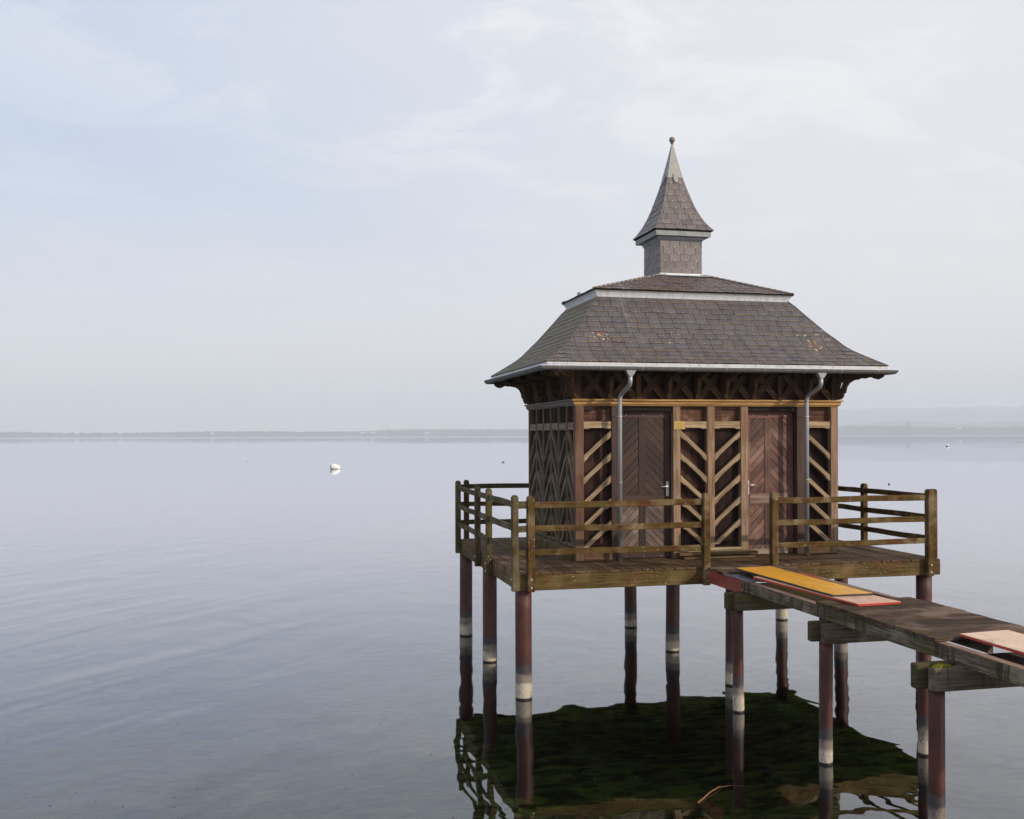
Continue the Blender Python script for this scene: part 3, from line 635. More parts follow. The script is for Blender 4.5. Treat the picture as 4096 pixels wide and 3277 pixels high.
# hip slates of the lower roof would hide the joint; a thin lead edge runs under them
mb = MB()
for sx, sy_ in ((-1, -1), (1, -1), (-1, 1), (1, 1)):
    pts = [V((CX + sx * (lerp(AX, BX, s_) + .001), CY + sy_ * (lerp(AY, BY, s_) + .001), prof_z(s_) + .004)) for s_ in ns]
    mb.tube(pts, .010, 6)
build_each(mb, 'hip_edge', M['slate'], hut)
# drip edge and gutter
mb = MB(); loft(mb, [rect((CX, CY), AX - .012, AY - .012, 4.345), rect((CX, CY), AX - .006, AY - .006, 4.392)], 0, False, False)
mb.build('drip_edge', M['zincpale'], hut)
g = MB(); GZ = 4.335
prof = []
for k in range(13):
    th = math.pi * k / 12; prof.append((.052 + .052 * math.cos(th), GZ - .060 * math.sin(th)))
prof += [(.006 + .0, GZ - .003)] + [(.052 + .047 * math.cos(math.pi * k / 8), GZ - .053 * math.sin(math.pi * k / 8)) for k in range(7, 0, -1)] + [(.098, GZ - .003)]
prof = [(o - .005, z) for o, z in prof]
def ringpath(mb, prof, hx, hy, m=0):
    N = len(prof); n = len(mb.v)
    for k, (sx, sy_) in enumerate(((-1, -1), (1, -1), (1, 1), (-1, 1))):
        for o, z in prof: mb.v.append(V((CX + sx * (hx + o), CY + sy_ * (hy + o), z)))
    for k in range(4):
        for i in range(N):
            i2 = (i + 1) % N; k2 = (k + 1) % 4; mb.face((n + k * N + i, n + k * N + i2, n + k2 * N + i2, n + k2 * N + i), None, m, False)
ringpath(g, prof, AX, AY)
lip = [(.098 + .006 * math.cos(a * math.pi / 4), GZ + .002 + .006 * math.sin(a * math.pi / 4)) for a in range(8)]
ringpath(g, lip, AX, AY, 1)
gut = g.build('gutter', [M['gutter'], M['zincpale']], hut)
def strap(mb, face, a, wd=.012, r=.055):
    pts = []
    for k in range(0, 11):
        th = math.pi * k / 10; o = .047 + r * math.cos(th); z = GZ - (r + .0085) * math.sin(th)
        pts.append((o, z))
    for i in range(len(pts) - 1):
        (o0, z0), (o1, z1) = pts[i], pts[i + 1]
        if face == 'F': p0 = (CX + a, CY - AY - o0, z0); p1 = (CX + a, CY - AY - o1, z1); up = (1, 0, 0)
        else: p0 = (CX - AX - o0, CY + a, z0); p1 = (CX - AX - o1, CY + a, z1); up = (0, 1, 0)
        mb.bar(p0, p1, .004, wd, up)
hooks = [MB() for k in range(9)]
for k in range(9): strap(hooks[k], 'F', -2.42 + k * .6 + random.uniform(-.03, .03))
for q in hooks: q.build('gutter_hook', M['pipe'], gut)
seams = [MB() for k in range(11)]
for k in range(11): strap(seams[k], 'L', -1.75 + k * .35, .008)
for q in seams: q.build('gutter_seam', M['gutter'], gut)
# downpipes
for px in (4.575, 7.455):
    mb = MB(); yf = CY - AY - .047
    path = [(px + .012, yf, 4.215), (px + .012, yf, 4.13), (px + .010, yf + .025, 4.085), (px, yf + .30, 3.985), (px - .012, yf + .335, 3.95), (px - .02, yf + .34, 3.89), (px - .02, yf + .345, DECK + .004)]
    mb.tube(path, .0315, 18)
    for zz in (3.90, 2.75): mb.tube([(px - .02, yf + .34, zz), (px - .02, yf + .34, zz - .02)], .0335, 18)
    pp = mb.build('downpipe', M['pipe'], hut)
    mb = MB(); loft(mb, [[V((px + .012 + a * .032, yf + b_ * .032, 4.205)) for a, b_ in ((-1, -1), (1, -1), (1, 1), (-1, 1))], [V((px + .012 + a * .075, yf + b_ * .045, 4.282)) for a, b_ in ((-1, -1), (1, -1), (1, 1), (-1, 1))]], 0)
    mb.build('hopper', M['pipe'], pp, .006)
    mb = MB()
    for zz in (3.66, 1.80):
        mb.tube([(px - .02, yf + .345, zz - .012), (px - .02, yf + .345, zz + .012)], .036, 18); mb.tube([(px - .062, yf + .345, zz), (px - .05, yf + .345, zz)], .012, 10); mb.bar((px - .055, yf + .345, zz), (px - .055, yf + .56, zz), .01, .01)
    mb.build('pipe_clip', M['steel'], pp)
# flashing under the upper roof: a cove that spreads outward
def cove(mb, hx, hy, m=0):
    C_ = [(0, 5.436), (0.004, 5.452), (.012, 5.475), (.028, 5.505), (.052, 5.527)]
    loft(mb, [rect((CX, CY), hx + o, hy + o, z) for o, z in C_], m, False, True)
mb = MB(); cove(mb, BX + .006, BY + .006); mb.build('flashing', M['zincpale'], hut)
# upper roof
TX, TY = 5.965, 14.475
UP = [(0, 5.548), (1.0, 5.862)]
UA = (1.603, .868); UB = (.40, .385)
mb = MB(); uc = (CX, CY)
for fc, sd in (('F', 11), ('L', 12), ('R', 13), ('B', 14)): slates(mb, UP, uc, UA, UB, fc, expo=.085, width=.15, seed=sd, m=2 if fc == 'L' else 0, lift=.008)
loft(mb, [rect(uc, UA[0] - .004, UA[1] - .004, 5.530), rect(uc, UA[0] - .002, UA[1] - .002, 5.544), rect(uc, UB[0], UB[1], 5.855)], 3, True, True)
# overlapping hip slates
for sx, sy_ in ((-1, -1), (1, -1), (1, 1), (-1, 1)):
    A = V((uc[0] + sx * UA[0], uc[1] + sy_ * UA[1], 5.556)); B = V((uc[0] + sx * UB[0], uc[1] + sy_ * UB[1], 5.870)); d = (B - A); n_ = 15
    for k in range(n_):
        p = A + d * (k / n_); q = A + d * ((k + 1.25) / n_)
        for f_ in (0, 1):
            sd = V((-sx if f_ else 0, 0 if f_ else -sy_, 0)) if True else None
            nm = V((0, 0, 1)); wv = .10
            drop = d.normalized()
            w1 = sd * wv; slope = -(5.862 - 5.548) / ((UA[0] - UB[0]) if f_ else (UA[1] - UB[1])) * 0
            a = p + nm * .016; b_ = q + nm * .006
            # follow the roof plane on that side
            g_ = (5.862 - 5.548) / (UA[1] - UB[1]) if f_ else (5.862 - 5.548) / (UA[0] - UB[0])
            rise = 0 if True else g_
            c_ = b_ + sd * wv; e_ = a + sd * wv
            # moving along sd (parallel to an eave) keeps height on that face
            idx = len(mb.v); mb.v += [a, e_, c_, b_, a - nm * .006, e_ - nm * .006, c_ - nm * .006, b_ - nm * .006]
            mb.face((idx, idx + 1, idx + 2, idx + 3), [(k, .3)] * 4, 0); mb.face((idx + 4, idx + 5, idx + 1, idx), [(k, 0)] * 4, 0); mb.face((idx + 1, idx + 5, idx + 6, idx + 2), [(k, .4)] * 4, 0)
            mb.bar(e_ + nm * .003, e_ + nm * .003 + d.normalized() * .018, .006, .006, (0, 0, 1), 1)
mb.build('upper_roof', MS, hut)
# turret
tur = MB(); hw = .342
loft(tur, [rect((TX, TY), hw - .006, hw - .006, 5.84), rect((TX, TY), hw - .006, hw - .006, 6.47)], 3)
turret = tur.build('turret', MS, hut)
tc = MB(); TP = [(0, 5.868), (1, 6.415)]
for fc, sd in (('F', 21), ('L', 22), ('R', 23), ('B', 24)): slates(tc, TP, (TX, TY), (hw, hw), (hw, hw), fc, expo=.105, width=.178, seed=sd, m=0, lift=.006)
tc.build('slate_cladding', [M['slatetower'], M['steel']], turret)
mb = MB(); loft(mb, [rect((TX, TY), hw + .16, hw + .10, 5.845), rect((TX, TY), hw + .012, hw + .012, 5.872)], 0, False, False); loft(mb, [rect((TX, TY), hw + .010, hw + .010, 5.86), rect((TX, TY), hw + .008, hw + .008, 5.895)], 0, False, False); mb.build('base_flashing', M['zincpale'], turret)
mb = MB(); loft(mb, [rect((TX, TY), hw + .004, hw + .004, 6.395), rect((TX, TY), hw + .02, hw + .02, 6.42), rect((TX, TY), hw + .03, hw + .03, 6.452), rect((TX, TY), .448, .448, 6.458), rect((TX, TY), .452, .452, 6.535)], 0, False, True); mb.build('turret_cornice', M['zinc'], turret)
# spire, bell-cast
SP = [(0, 6.552), (.10, 6.610), (.24, 6.715), (.37, 6.845), (.46, 6.955), (.575, 7.135), (.67, 7.29), (.755, 7.440), (1.0, 7.985)]
SA = .482
SP2 = [(s_ / .755, z) for s_, z in SP if s_ <= .756]; e_ = lerp(SA, 0, .755)
sm = MB()
for fc, sd in (('F', 31), ('L', 32), ('R', 33), ('B', 34)): slates(sm, SP2, (TX, TY), (SA, SA), (e_, e_), fc, expo=.102, width=.178, seed=sd, m=0, lift=.007)
loft(sm, [rect((TX, TY), .47, .47, 6.538)] + [rect((TX, TY), lerp(SA, 0, s_) - .004, lerp(SA, 0, s_) - .004, z) for s_, z in SP[:8]], 3)
for sx, sy_ in ((-1, -1), (1, -1), (-1, 1), (1, 1)):
    sm.tube([V((TX + sx * lerp(SA, 0, s_), TY + sy_ * lerp(SA, 0, s_), z + .003)) for s_, z in SP[:8]], .006, 6)
sp = sm.build('spire', [M['slatetower'], M['steel'], M['slatemoss'], M['soffit']], turret)
mb = MB(); loft(mb, [rect((TX, TY), e_ + .012, e_ + .012, 7.432), rect((TX, TY), .062, .062, 7.74), rect((TX, TY), .012, .012, 7.985)], 0)
for fc in 'FL':      # rounded tongues of lead over the slates
    P = [(-.036, 7.50)] + [(.036 * math.cos(a), 7.385 + .036 * math.sin(a)) for a in [math.pi + math.pi * k / 8 for k in range(9)]] + [(.036, 7.50)]
    sl = (7.44 - 7.30) / (.755 - .675) / SA
    nrm = V((0, -1, 0)) if fc == 'F' else V((-1, 0, 0)); al = V((1, 0, 0)) if fc == 'F' else V((0, -1, 0))
    up = (V((0, 0, 1)) * sl - nrm).normalized(); nn = al.cross(up)
    base = V((TX, TY, 0)) + nrm * (e_ + .013) + V((0, 0, 7.45))
    mb.prism([(a, (z - 7.45)) for a, z in P], base + nn * .004, al, up, nn, .005)
mb.build('spire_cap', M['lead'], turret)
mb = MB(); mb.tube([(TX, TY, 7.975), (TX, TY, 8.0), (TX, TY, 8.003), (TX, TY, 8.02)], [.012, .014, .026, .026], 12)
pts = [(TX, TY, 8.064 - .047 * math.cos(math.pi * k / 12)) for k in range(13)]; rr = [max(.001, .047 * math.sin(math.pi * k / 12)) for k in range(13)]
mb.tube(pts, rr, 20); mb.build('finial_ball', M['ball'], turret)
# small vent ball on the left upper eave
mb = MB(); q = (4.42, 14.45, 5.575); mb.tube([(q[0], q[1], q[2] - .035 * math.cos(math.pi * k / 8)) for k in range(9)], [max(.001, .035 * math.sin(math.pi * k / 8)) for k in range(9)], 14)
mb.tube([(q[0], q[1], 5.53), (q[0], q[1], q[2])], .012, 8); mb.build('finial_ball', M['zinc'], hut)

# ------------------------------------------------------------------ the platform
DX0, DX1, DY0, DY1 = 2.895, 9.088, 12.203, 16.558
plat = thing('timber_platform', 'square timber deck on nine steel piles carrying the bathing hut above the lake', 'platform', (CX, 14.38, 0))
mb = MB(); x = DX0
while x < DX1 - .03:
    x2 = min(x + .155 + random.uniform(-.004, .004), DX1)
    mb.box(x + .005, x2 - .005, DY0 - random.uniform(0, .014), DY1 + random.uniform(0, .01), DECK - .028, DECK + random.uniform(-.003, .0005), 0, .0008); x = x2
mb.build('deck_boards', M['deck'], plat, .004)
for (a, b_, c, d) in ((DX0, DX1, DY0, DY0 + .07), (DX0, DX1, DY1 - .07, DY1), (DX0, DX0 + .07, DY0 + .071, DY1 - .071), (DX1 - .07, DX1, DY0 + .071, DY1 - .071)):
    mb = MB(); mb.box(a, b_, c, d, 1.402, DECK - .029, 0, .001); mb.build('edge_beam', M['beam'], plat, .006)
mb = MB()
for k in range(7): xx = DX0 + .5 + k * .86; mb.box(xx, xx + .08, DY0 + .071, DY1 - .071, 1.44, DECK - .029)
build_each(mb, 'joist', M['under'], plat)
mb = MB()
for yy in (DY0 + .02, 14.33, DY1 - .16): mb.box(DX0 + .1, DX1 - .1, yy + .07, yy + .14, 1.30 + .11, 1.438)
build_each(mb, 'joist', M['under'], plat)
def pile(x, y, r, top, parent, bot=None):
    mb = MB(); bot = bot if bot is not None else bed_z(x, y) - .3
    lean = (random.uniform(-.010, .010), random.uniform(-.010, .010))
    zs = [bot, -.5] + [-.12 + i * .02 for i in range(26)] + [.6, .9, 1.15, top]; pts = []; n0 = 0
    mb.tube([(x + lean[0] * (z - top), y + lean[1] * (z - top), z) for z in zs], r, 28)
    for i, z in enumerate(zs):
        if -.2 < z < .42:
            cr = .0055 * max(0, 1 - abs(z - .10) / .26) + .001
            for k in range(28): v = mb.v[i * 28 + k]; d = V((v.x - x, v.y - y, 0)); d.normalize(); mb.v[i * 28 + k] = v + d * random.uniform(-.2, 1) * cr
    return mb.build('pile', M['pile'], parent)
for px in (3.0, 5.95, 8.90):
    for py in (12.315, 14.45, 16.43):
        pile(px, py, .107, 1.401 if py != 14.45 else 1.409, plat)

# ------------------------------------------------------------------ railing
rl = thing('railing', 'low mossy brown timber railing with three rails around the edge of the deck', 'railing', (CX, DY0, DECK))
def rpost(x, y, z0, z1, w_=.088, m='rail', bolts=None):
    mb = MB(); h = w_ / 2; c = .012
    mb.box(x - h, x + h, y - h, y + h, z0, z1 - .012, 0, .0012)
    mb.prism([(-h + c * .3, 0), (h - c * .3, 0), (h - c * 1.6, .018), (-h + c * 1.6, .018)], (x, y - h + .003, z1 - .0125), (1, 0, 0), (0, 0, 1), (0, 1, 0), w_ - .006)
    o = mb.build('railing_post', M[m], rl, .010)
    if bolts:
        mb = MB()
        for zz in (1.455, 1.56):
            d = V(bolts); p = V((x, y, zz)) + d * h; mb.tube([p, p + d * .010], .012, 8)
        build_each(mb, 'bolt', M['steel'], o)
    return o
def rail(a, b_, z, th=.032, h=.080, m='rail', up=(0, 0, 1)):
    mb = MB(); mb.wavy((a[0], a[1], z + random.uniform(-.003, .003)), (b_[0], b_[1], z + random.uniform(-.006, .006)), th, h + random.uniform(-.004, .003), 0, .006 if abs(a[0] - b_[0]) + abs(a[1] - b_[1]) > 1 else .001, .3); return mb.build('rail', M[m], rl, .006)
ZR = (2.506, 2.202, 1.896); yf = 12.155; xl = 2.853; xr = 9.045; yb = 16.604
front = [(3.058, yf), (5.474, yf), (6.468, yf), (8.873, yf)]
for i, (x, y) in enumerate(front): rpost(x, y, 1.397, 2.62, .095, 'rail', (0, -1, 0))
ly = [12.165, 13.80, 14.65, 16.37]
for i, y in enumerate(ly): rpost(xl, y, 1.41, 2.632, .086, 'railside', (-1, 0, 0))
ry = [12.30, 14.02, 15.2, 16.42]
for y in ry: rpost(xr, y, DECK, 2.612, .086, 'rail')
bx = [3.04, 5.0, 7.0, 8.95]
for x in bx: rpost(x, yb, 1.41, 2.632, .086, 'railside', (0, 1, 0))
for z in ZR:
    rail((xl + .02, yf + .0), (3.058 - .048, yf + .0), z, m='railside')
    rail((3.106, yf + .01), (5.426, yf + .01), z); rail((6.516, yf + .01), (8.825, yf + .01), z)
    for i in range(3):
        rail((xl + .005, ly[i] + .044), (xl + .005, ly[i + 1] - .044), z + .006, m='railside'); rail((xr - .005, ry[i] + .045), (xr - .005, ry[i + 1] - .045), z, m='rail')
        rail((bx[i] + .044, yb - .005), (bx[i + 1] - .044, yb - .005), z + .016, m='railside')
    rail((xl, yb), (bx[0] - .044, yb), z + .016, m='railside'); rail((bx[3] + .044, yb), (xr, yb), z + .016, m='railside')

# ------------------------------------------------------------------ walkway
wk = thing('walkway', 'narrow weathered plank walkway on steel piles leading to the deck of the hut', 'walkway', (6.05, 9, 0))
WX0, WX1 = 5.50, 6.60
def planks(y0, y1, n, z=1.602, label=None):
    mb = MB(); y = y0; dy = (y1 - y0) / n
    for k in range(n):
        mb.box(WX0 - .012 - random.uniform(0, .02), WX1 + random.uniform(0, .025), y + .003, y + dy - .003, z, z + .034 + random.uniform(-.003, .003), 0, .0012); y += dy
    return mb.build('plank_deck', M['plank'], wk, .003, {'label': label} if label else None)
planks(7.42, 9.40, 13)
planks(11.64, 12.19, 4, 1.600)
planks(2.0, 5.0, 18)
# stringers in scarfed lengths
def stringer(x, y0, y1, z0=1.462, z1=1.600):
    mb = MB(); mb.box(x - .045, x + .045, y0, y1, z0, z1 - .012, 0, .002); mb.box(x - .043, x + .043, y0 + .002, y1 - .002, z1 - .0115, z1, 1, .001); return mb.build('stringer', [M['stringer'], M['stringertop']], wk, .004)
for x in (5.548, 6.56):
    stringer(x, 9.33, 11.15); stringer(x, 7.30, 9.318); stringer(x, 5.2, 7.288); stringer(x, 2.0, 5.188)
mb = MB(); mb.box(6.02, 6.08, 7.45, 9.3, 1.47, 1.6); mb.build('stringer', M['crosspale'], wk, .004)
for xa in (5.60, 5.86, 6.12):
    mb = MB(); mb.box(xa, xa + .25, 9.45, 11.55, 1.468, 1.496, 0, .002); mb.build('inner_plank', M['cross'], wk, .003)
for xa in (5.62, 5.88, 6.14):
    mb = MB(); mb.box(xa, xa + .25, 2.0, 7.28, 1.485, 1.515, 0, .002); mb.build('inner_plank', M['crosspale'], wk, .003)
for x in (5.535, 6.56):
    mb = MB()
    mb.prism([(-.045, 1.43), (.045, 1.43), (.045, 1.44), (-.030, 1.44), (-.030, 1.587), (.045, 1.587), (.045, 1.597), (-.045, 1.597)], (x, 11.153, 0), (1, 0, 0), (0, 0, 1), (0, 1, 0), DY0 - .012 - 11.153)
    mb.build('steel_beam', M['redsteel'], wk, .002, {'label': 'red painted steel beam'})
def support(y, xl_, zt, xr_=6.75, off=0.0, m2='cross', lp=5.415):
    mb = MB(); mb.box(xl_ + .06 + off, xr_, y - .115, y - .025, zt - .2, zt, 0, .002); a = mb.build('cross_beam', M[m2], wk, .010)
    mb = MB(); mb.box(xl_ + off, xr_ + .05, y + .035, y + .125, zt - .205, zt + .003, 0, .002); mb.build('cross_beam', M['cross'], wk, .010)
    for x in (lp, 6.60): pile(x, y, .066, zt - .203, wk)
    return a
support(11.10, 5.29, 1.452); support(9.13, 5.30, 1.458, m2='crosspale', lp=5.45); support(7.22, 5.15, 1.46, off=.02, m2='crosspale', lp=5.335); support(5.2, 5.2, 1.46)
for y0 in (9.26, 7.38):     # iron fish plates at the scarf joints
    for yy in (y0, y0 + .13 if y0 > 9 else y0 - .15):
        mb = MB(); mb.box(5.496, 5.502, yy - .018, yy + .018, 1.468, 1.592); mb.build('iron_strap', M['rust'], wk)
# moss cushion on the nearest cross beam and along the plank ends
ms_ = MB()
def mossblob(cx_, cy_, cz_, rx, ry_, rz, n=9):
    base = len(ms_.v); seg = 14
    for j in range(6):
        ph = j / 5 * math.pi / 2
        for k in range(seg):
            th = 2 * math.pi * k / seg; w_ = 1 + random.uniform(-.16, .16)
            ms_.v.append(V((cx_ + rx * math.cos(th) * math.cos(ph) * w_, cy_ + ry_ * math.sin(th) * math.cos(ph) * w_, cz_ + rz * math.sin(ph) * w_)))
    for j in range(5):
        for k in range(seg): k2 = (k + 1) % seg; ms_.face((base + j * seg + k, base + j * seg + k2, base + (j + 1) * seg + k2, base + (j + 1) * seg + k), None, 0, True)
mossblob(5.33, 7.15, 1.458, .11, .035, .028)
ms_.build('moss_cushion', M['moss'], wk); ms_ = MB()
for k in range(60):
    y = 7.5 + random.random() * 1.85; r_ = random.uniform(.006, .02); mossblob(WX0 - .008 + random.uniform(-.008, .012), y, 1.625, r_ * .8, r_ * 1.6, random.uniform(.006, .016))
ms_.build('moss', M['moss'], wk, 0, {'kind': 'stuff'})

# ------------------------------------------------------------------ loose boards
def board(label, A, B, C_, D_, zt, th, top, edge, group):
    """corners (x, y) at the near-left, near-right, far-right, far-left; top at height zt"""
    t = MB(); P = [V((*p, zt)) for p in (A, B, C_, D_)]; D = V((0, 0, -th)); t.v += P + [p + D for p in P]
    t.face((0, 1, 2, 3), [(0, 0), (0, 1), (2, 1), (2, 0)], 0); t.face((7, 6, 5, 4), None, 1)
    for k in range(4): k2 = (k + 1) % 4; t.face((k2, k, 4 + k, 4 + k2), None, 1)
    o = t.build('loose_board', [top, edge], None, .003); o['label'] = label; o['category'] = 'board'; o['group'] = group
GB = 'loose boards laid on the walkway'
board('long yellow varnished board with dark green edges lying across the gap in the walkway', (5.69, 9.41), (6.167, 9.40), (6.148, 11.64), (5.632, 11.60), 1.6925, .0245, M['yellow'], M['green'], GB)
board('pinkish board with red edges lying underneath the yellow board on the walkway', (5.708, 8.96), (6.222, 8.985), (6.05, 11.05), (5.575, 11.00), 1.667, .0275, M['pink'], M['red'], GB)
board('beige board with red edges on the walkway nearest the right edge of the picture', (5.735, 4.6), (6.255, 4.6), (6.237, 7.46), (5.715, 7.42), 1.6665, .027, M['beige'], M['red'], GB)
# crumpled roofing sheet on the red beam
mb = MB(); nx, ny = 5, 16
for j in range(ny + 1):
    for i in range(nx + 1):
        y = lerp(10.95, 11.72, j / ny); x = 5.49 + i * .045 + .012 * math.sin(j * 1.3); mb.v.append(V((x, y, 1.607 + .006 * math.sin(j * 1.9 + i) + random.uniform(-.002, .003))))
for j in range(ny):
    for i in range(nx): a = j * (nx + 1) + i; mb.face((a, a + 1, a + nx + 2, a + nx + 1), None, 0, True)
o = mb.build('roofing_sheet', M['sheet']); so = o.modifiers.new('thickness', 'SOLIDIFY'); so.thickness = .004
o['label'] = 'crumpled strip of grey roofing sheet lying on the red steel beam of the walkway'; o['category'] = 'sheet'

# ------------------------------------------------------------------ things on the water
def lathe_x(mb, prof, m=0, seg=20, O=(0, 0, 0), ax=(1, 0, 0), up=(0, 0, 1)):
    ax = V(ax).normalized(); up = V(up); s_ = ax.cross(up).normalized(); up = s_.cross(ax); n = len(mb.v)
    for a, r in prof:
        for k in range(seg): th = 2 * math.pi * k / seg; mb.v.append(V(O) + ax * a + (s_ * math.cos(th) + up * math.sin(th)) * r)
    for i in range(len(prof) - 1):
        for k in range(seg):
            k2 = (k + 1) % seg; mb.face((n + i * seg + k, n + i * seg + k2, n + (i + 1) * seg + k2, n + (i + 1) * seg + k), None, m, True)
def buoy_big(x, y):
    t = thing('mooring_buoy', 'large white barrel shaped mooring buoy lying tilted on open water left of the hut', 'buoy', (x, y, 0))
    mb = MB(); ax = V((1, -.25, -.22))
    lathe_x(mb, [(-.46, .001), (-.455, .25), (-.42, .31), (-.1, .36), (.2, .32), (.45, .22), (.50, .14), (.51, .001)], 0, 24, (x, y, .17), ax)
    mb.build('float_body', M['whitebuoy'], t)
    mb = MB(); lathe_x(mb, [(-.52, .001), (-.52, .14), (-.465, .2), (-.44, .001)], 0, 18, (x, y, .17), ax); mb.build('end_fitting', M['buoyrust'], t)
    mb = MB(); mb.tube([(x, y, -.04), (x, y, .035)], [.40, .43], 24); mb.build('waterline_band', M['buoydark'], t)
buoy_big(5.0, 101.8)
def buoy_ball(x, y, r, label):
    t = thing('mooring_buoy', label, 'buoy', (x, y, 0), 'round white mooring buoys')
    mb = MB(); lathe_x(mb, [(-r * math.cos(math.pi * k / 10), max(.001, r * math.sin(math.pi * k / 10))) for k in range(11)], 0, 20, (x, y, r * .45), (0, 0, 1), (0, 1, 0)); mb.build('float_body', M['whitebuoy'], t)
    mb = MB(); mb.tube([(x, y, -.05), (x, y, r * .3)], [r * .93, r * 1.02], 20); mb.build('waterline_band', M['buoydark'], t)
buoy_ball(181.6, 240.6, .42, 'nearer one of two round white buoys with a dark waterline band right of the hut')
buoy_ball(303.5, 355.0, .42, 'farther one of two round white buoys, beside the right edge of the lake view')
def coot(x, y, yaw, label, s_=1.0, grp='coots on the lake'):
    t = thing('coot', label, 'bird', (x, y, 0), grp)
    f = V((math.cos(yaw), math.sin(yaw), 0)); mb = MB()
    # body, neck and head as one skin of rings along a spine
    spine = [(-.20, .075, .004), (-.17, .07, .035), (-.10, .06, .075), (0, .055, .095), (.09, .06, .085), (.13, .085, .055), (.145, .13, .034), (.155, .17, .033), (.175, .195, .036), (.20, .195, .026), (.215, .19, .008)]
    pts = [V((x, y, 0)) + f * (a * s_) + V((0, 0, b_ * s_)) for a, b_, r in spine]; mb.tube(pts, [r * s_ for a, b_, r in spine], 14)
    mb.build('body', M['bird'], t)
    mb = MB(); p = V((x, y, .19 * s_)) + f * .21 * s_; mb.tube([p, p + f * .045 * s_ - V((0, 0, .012))], [.014 * s_, .003], 8); mb.build('bill', M['birdbill'], t)
coot(26.84, 120.8, 0.2, 'tiny dark coot swimming on open water just left of the hut', .8)
coot(40.04, 59.1, 3.5, 'small dark coot swimming behind the right hand railing', .5)
coot(-4.9, 135.4, 0.1, 'distant dark coot far out on the left part of the lake', .4)
mb = MB(); mb.tube([(3.713, 8.43, .004), (3.80, 8.50, .012), (3.90, 8.60, .016), (3.99, 8.67, .018), (4.06, 8.73, .014), (4.09, 8.75, .008)], [.008, .0075, .007, .006, .005, .003], 10)
mb.tube([(4.09, 8.75, .004), (4.2, 8.78, -.002), (4.33, 8.76, -.012)], [.003, .0035, .003], 6)
o = mb.build('driftwood_stick', M['stick']); o['label'] = 'short orange brown stick floating on the dark water below the walkway'; o['category'] = 'stick'
# specks of drift on the surface
mb = MB()
for cx_, cy_, n_, sp_ in ((-3.4, 16.9, 22, .8), (1.9, 8.7, 8, .1), (-1.6, 9.2, 8, 1.0), (3, 13, 26, 5), (8, 11, 16, 2.5), (0, 30, 16, 8), (10, 22, 14, 5), (1, 10, 22, 2.5)):
    for k in range(n_):
        x = cx_ + random.gauss(0, sp_); y = cy_ + random.gauss(0, sp_ * .4); r_ = random.uniform(.004, .011); a = random.random() * 3
        if y < 6: continue
        mb.prism([(-r_, -r_ * .4), (r_, -r_ * .3), (r_ * .7, r_ * .5), (-r_ * .5, r_ * .4)], (x, y, .0015), (math.cos(a), math.sin(a), 0), (-math.sin(a), math.cos(a), 0), (0, 0, 1), .003)
o = mb.build('floating_debris', M['speck']); o['kind'] = 'stuff'; o['label'] = 'scattered specks of leaf and bark floating on the calm water'; o['category'] = 'debris'

# ------------------------------------------------------------------ far shore, hills, mountains
YAW = .22783; FX = 3914.0; HV = 1742.4
def az_of(u): return math.atan((u - 2048) / FX) + YAW
def px_h(u, v, dist): return (HV - .0027 * (u - 2048) - v) / FX * dist * math.cos(az_of(u) - YAW) + 3.4
def smoothlist(L, u):
    if u <= L[0][0]: return L[0][1]
    for (a, b_), (c, d) in zip(L, L[1:]):
        if u <= c: t = (u - a) / (c - a); t = t * t * (3 - 2 * t); return b_ + (d - b_) * t
    return L[-1][1]
def ridge(name, mt, dist, tops, u0, u1, n, jitter, depth, foot=-2, seed=5):
    rr = random.Random(seed); mb = MB(); rows = []; ph = [rr.random() * 6 for _ in range(6)]
    for i in range(n + 1):
        u = lerp(u0, u1, i / n); a = az_of(u) if 0 <= u <= 4096 else az_of(max(0, min(4096, u))) + (u - max(0, min(4096, u))) / FX
        h = smoothlist(tops, u); jt = sum(math.sin(i * f_ + p) / (k + 1) for k, (f_, p) in enumerate(zip((.07, .19, .41, .83, 1.7, 3.1), ph))) * jitter
        h = max(1.5, h + jt); dd = dist * (1 + .03 * math.sin(i * .013 + ph[0])); s_, c_ = math.sin(a), math.cos(a)
        rows.append([V((s_ * dd, c_ * dd, foot)), V((s_ * (dd + depth * .1), c_ * (dd + depth * .1), h * .55)), V((s_ * (dd + depth * .35), c_ * (dd + depth * .35), h * .9)), V((s_ * (dd + depth * .6), c_ * (dd + depth * .6), h)), V((s_ * (dd + depth), c_ * (dd + depth), h * .5)), V((s_ * (dd + depth * 1.6), c_ * (dd + depth * 1.6), foot))])
    for r in rows: mb.v += r
    for i in range(n):
        for k in range(5): a = i * 6 + k; mb.face((a, a + 6, a + 7, a + 1), None, 0, k != 0)
    struct(mb.build(name, M[mt]))
    return rows
T1 = [(u, px_h(max(0, min(4096, u)), v, 5000)) for u, v in ((-1500, 1735), (0, 1731), (300, 1736), (600, 1733), (880, 1728), (1100, 1728), (1400, 1730), (1700, 1720), (1900, 1722), (2115, 1721), (2800, 1712), (3350, 1706), (3560, 1704), (3760, 1711), (3900, 1710), (4096, 1708), (5600, 1705))]
r1 = ridge('far_shore', 'shore', 5000, T1, -1500, 5600, 260, 1.6, 900, seed=3)
T2 = [(u, px_h(max(0, min(4096, u)), v, 7000)) for u, v in ((-1500, 1728), (0, 1722), (400, 1733), (900, 1724), (1300, 1728), (1660, 1713), (2000, 1714), (2600, 1705), (3100, 1696), (3400, 1690), (3620, 1676), (3830, 1688), (4000, 1678), (4200, 1684), (5600, 1690))]
ridge('hills', 'hill', 7000, T2, -1500, 5600, 200, 4, 1500, seed=8)
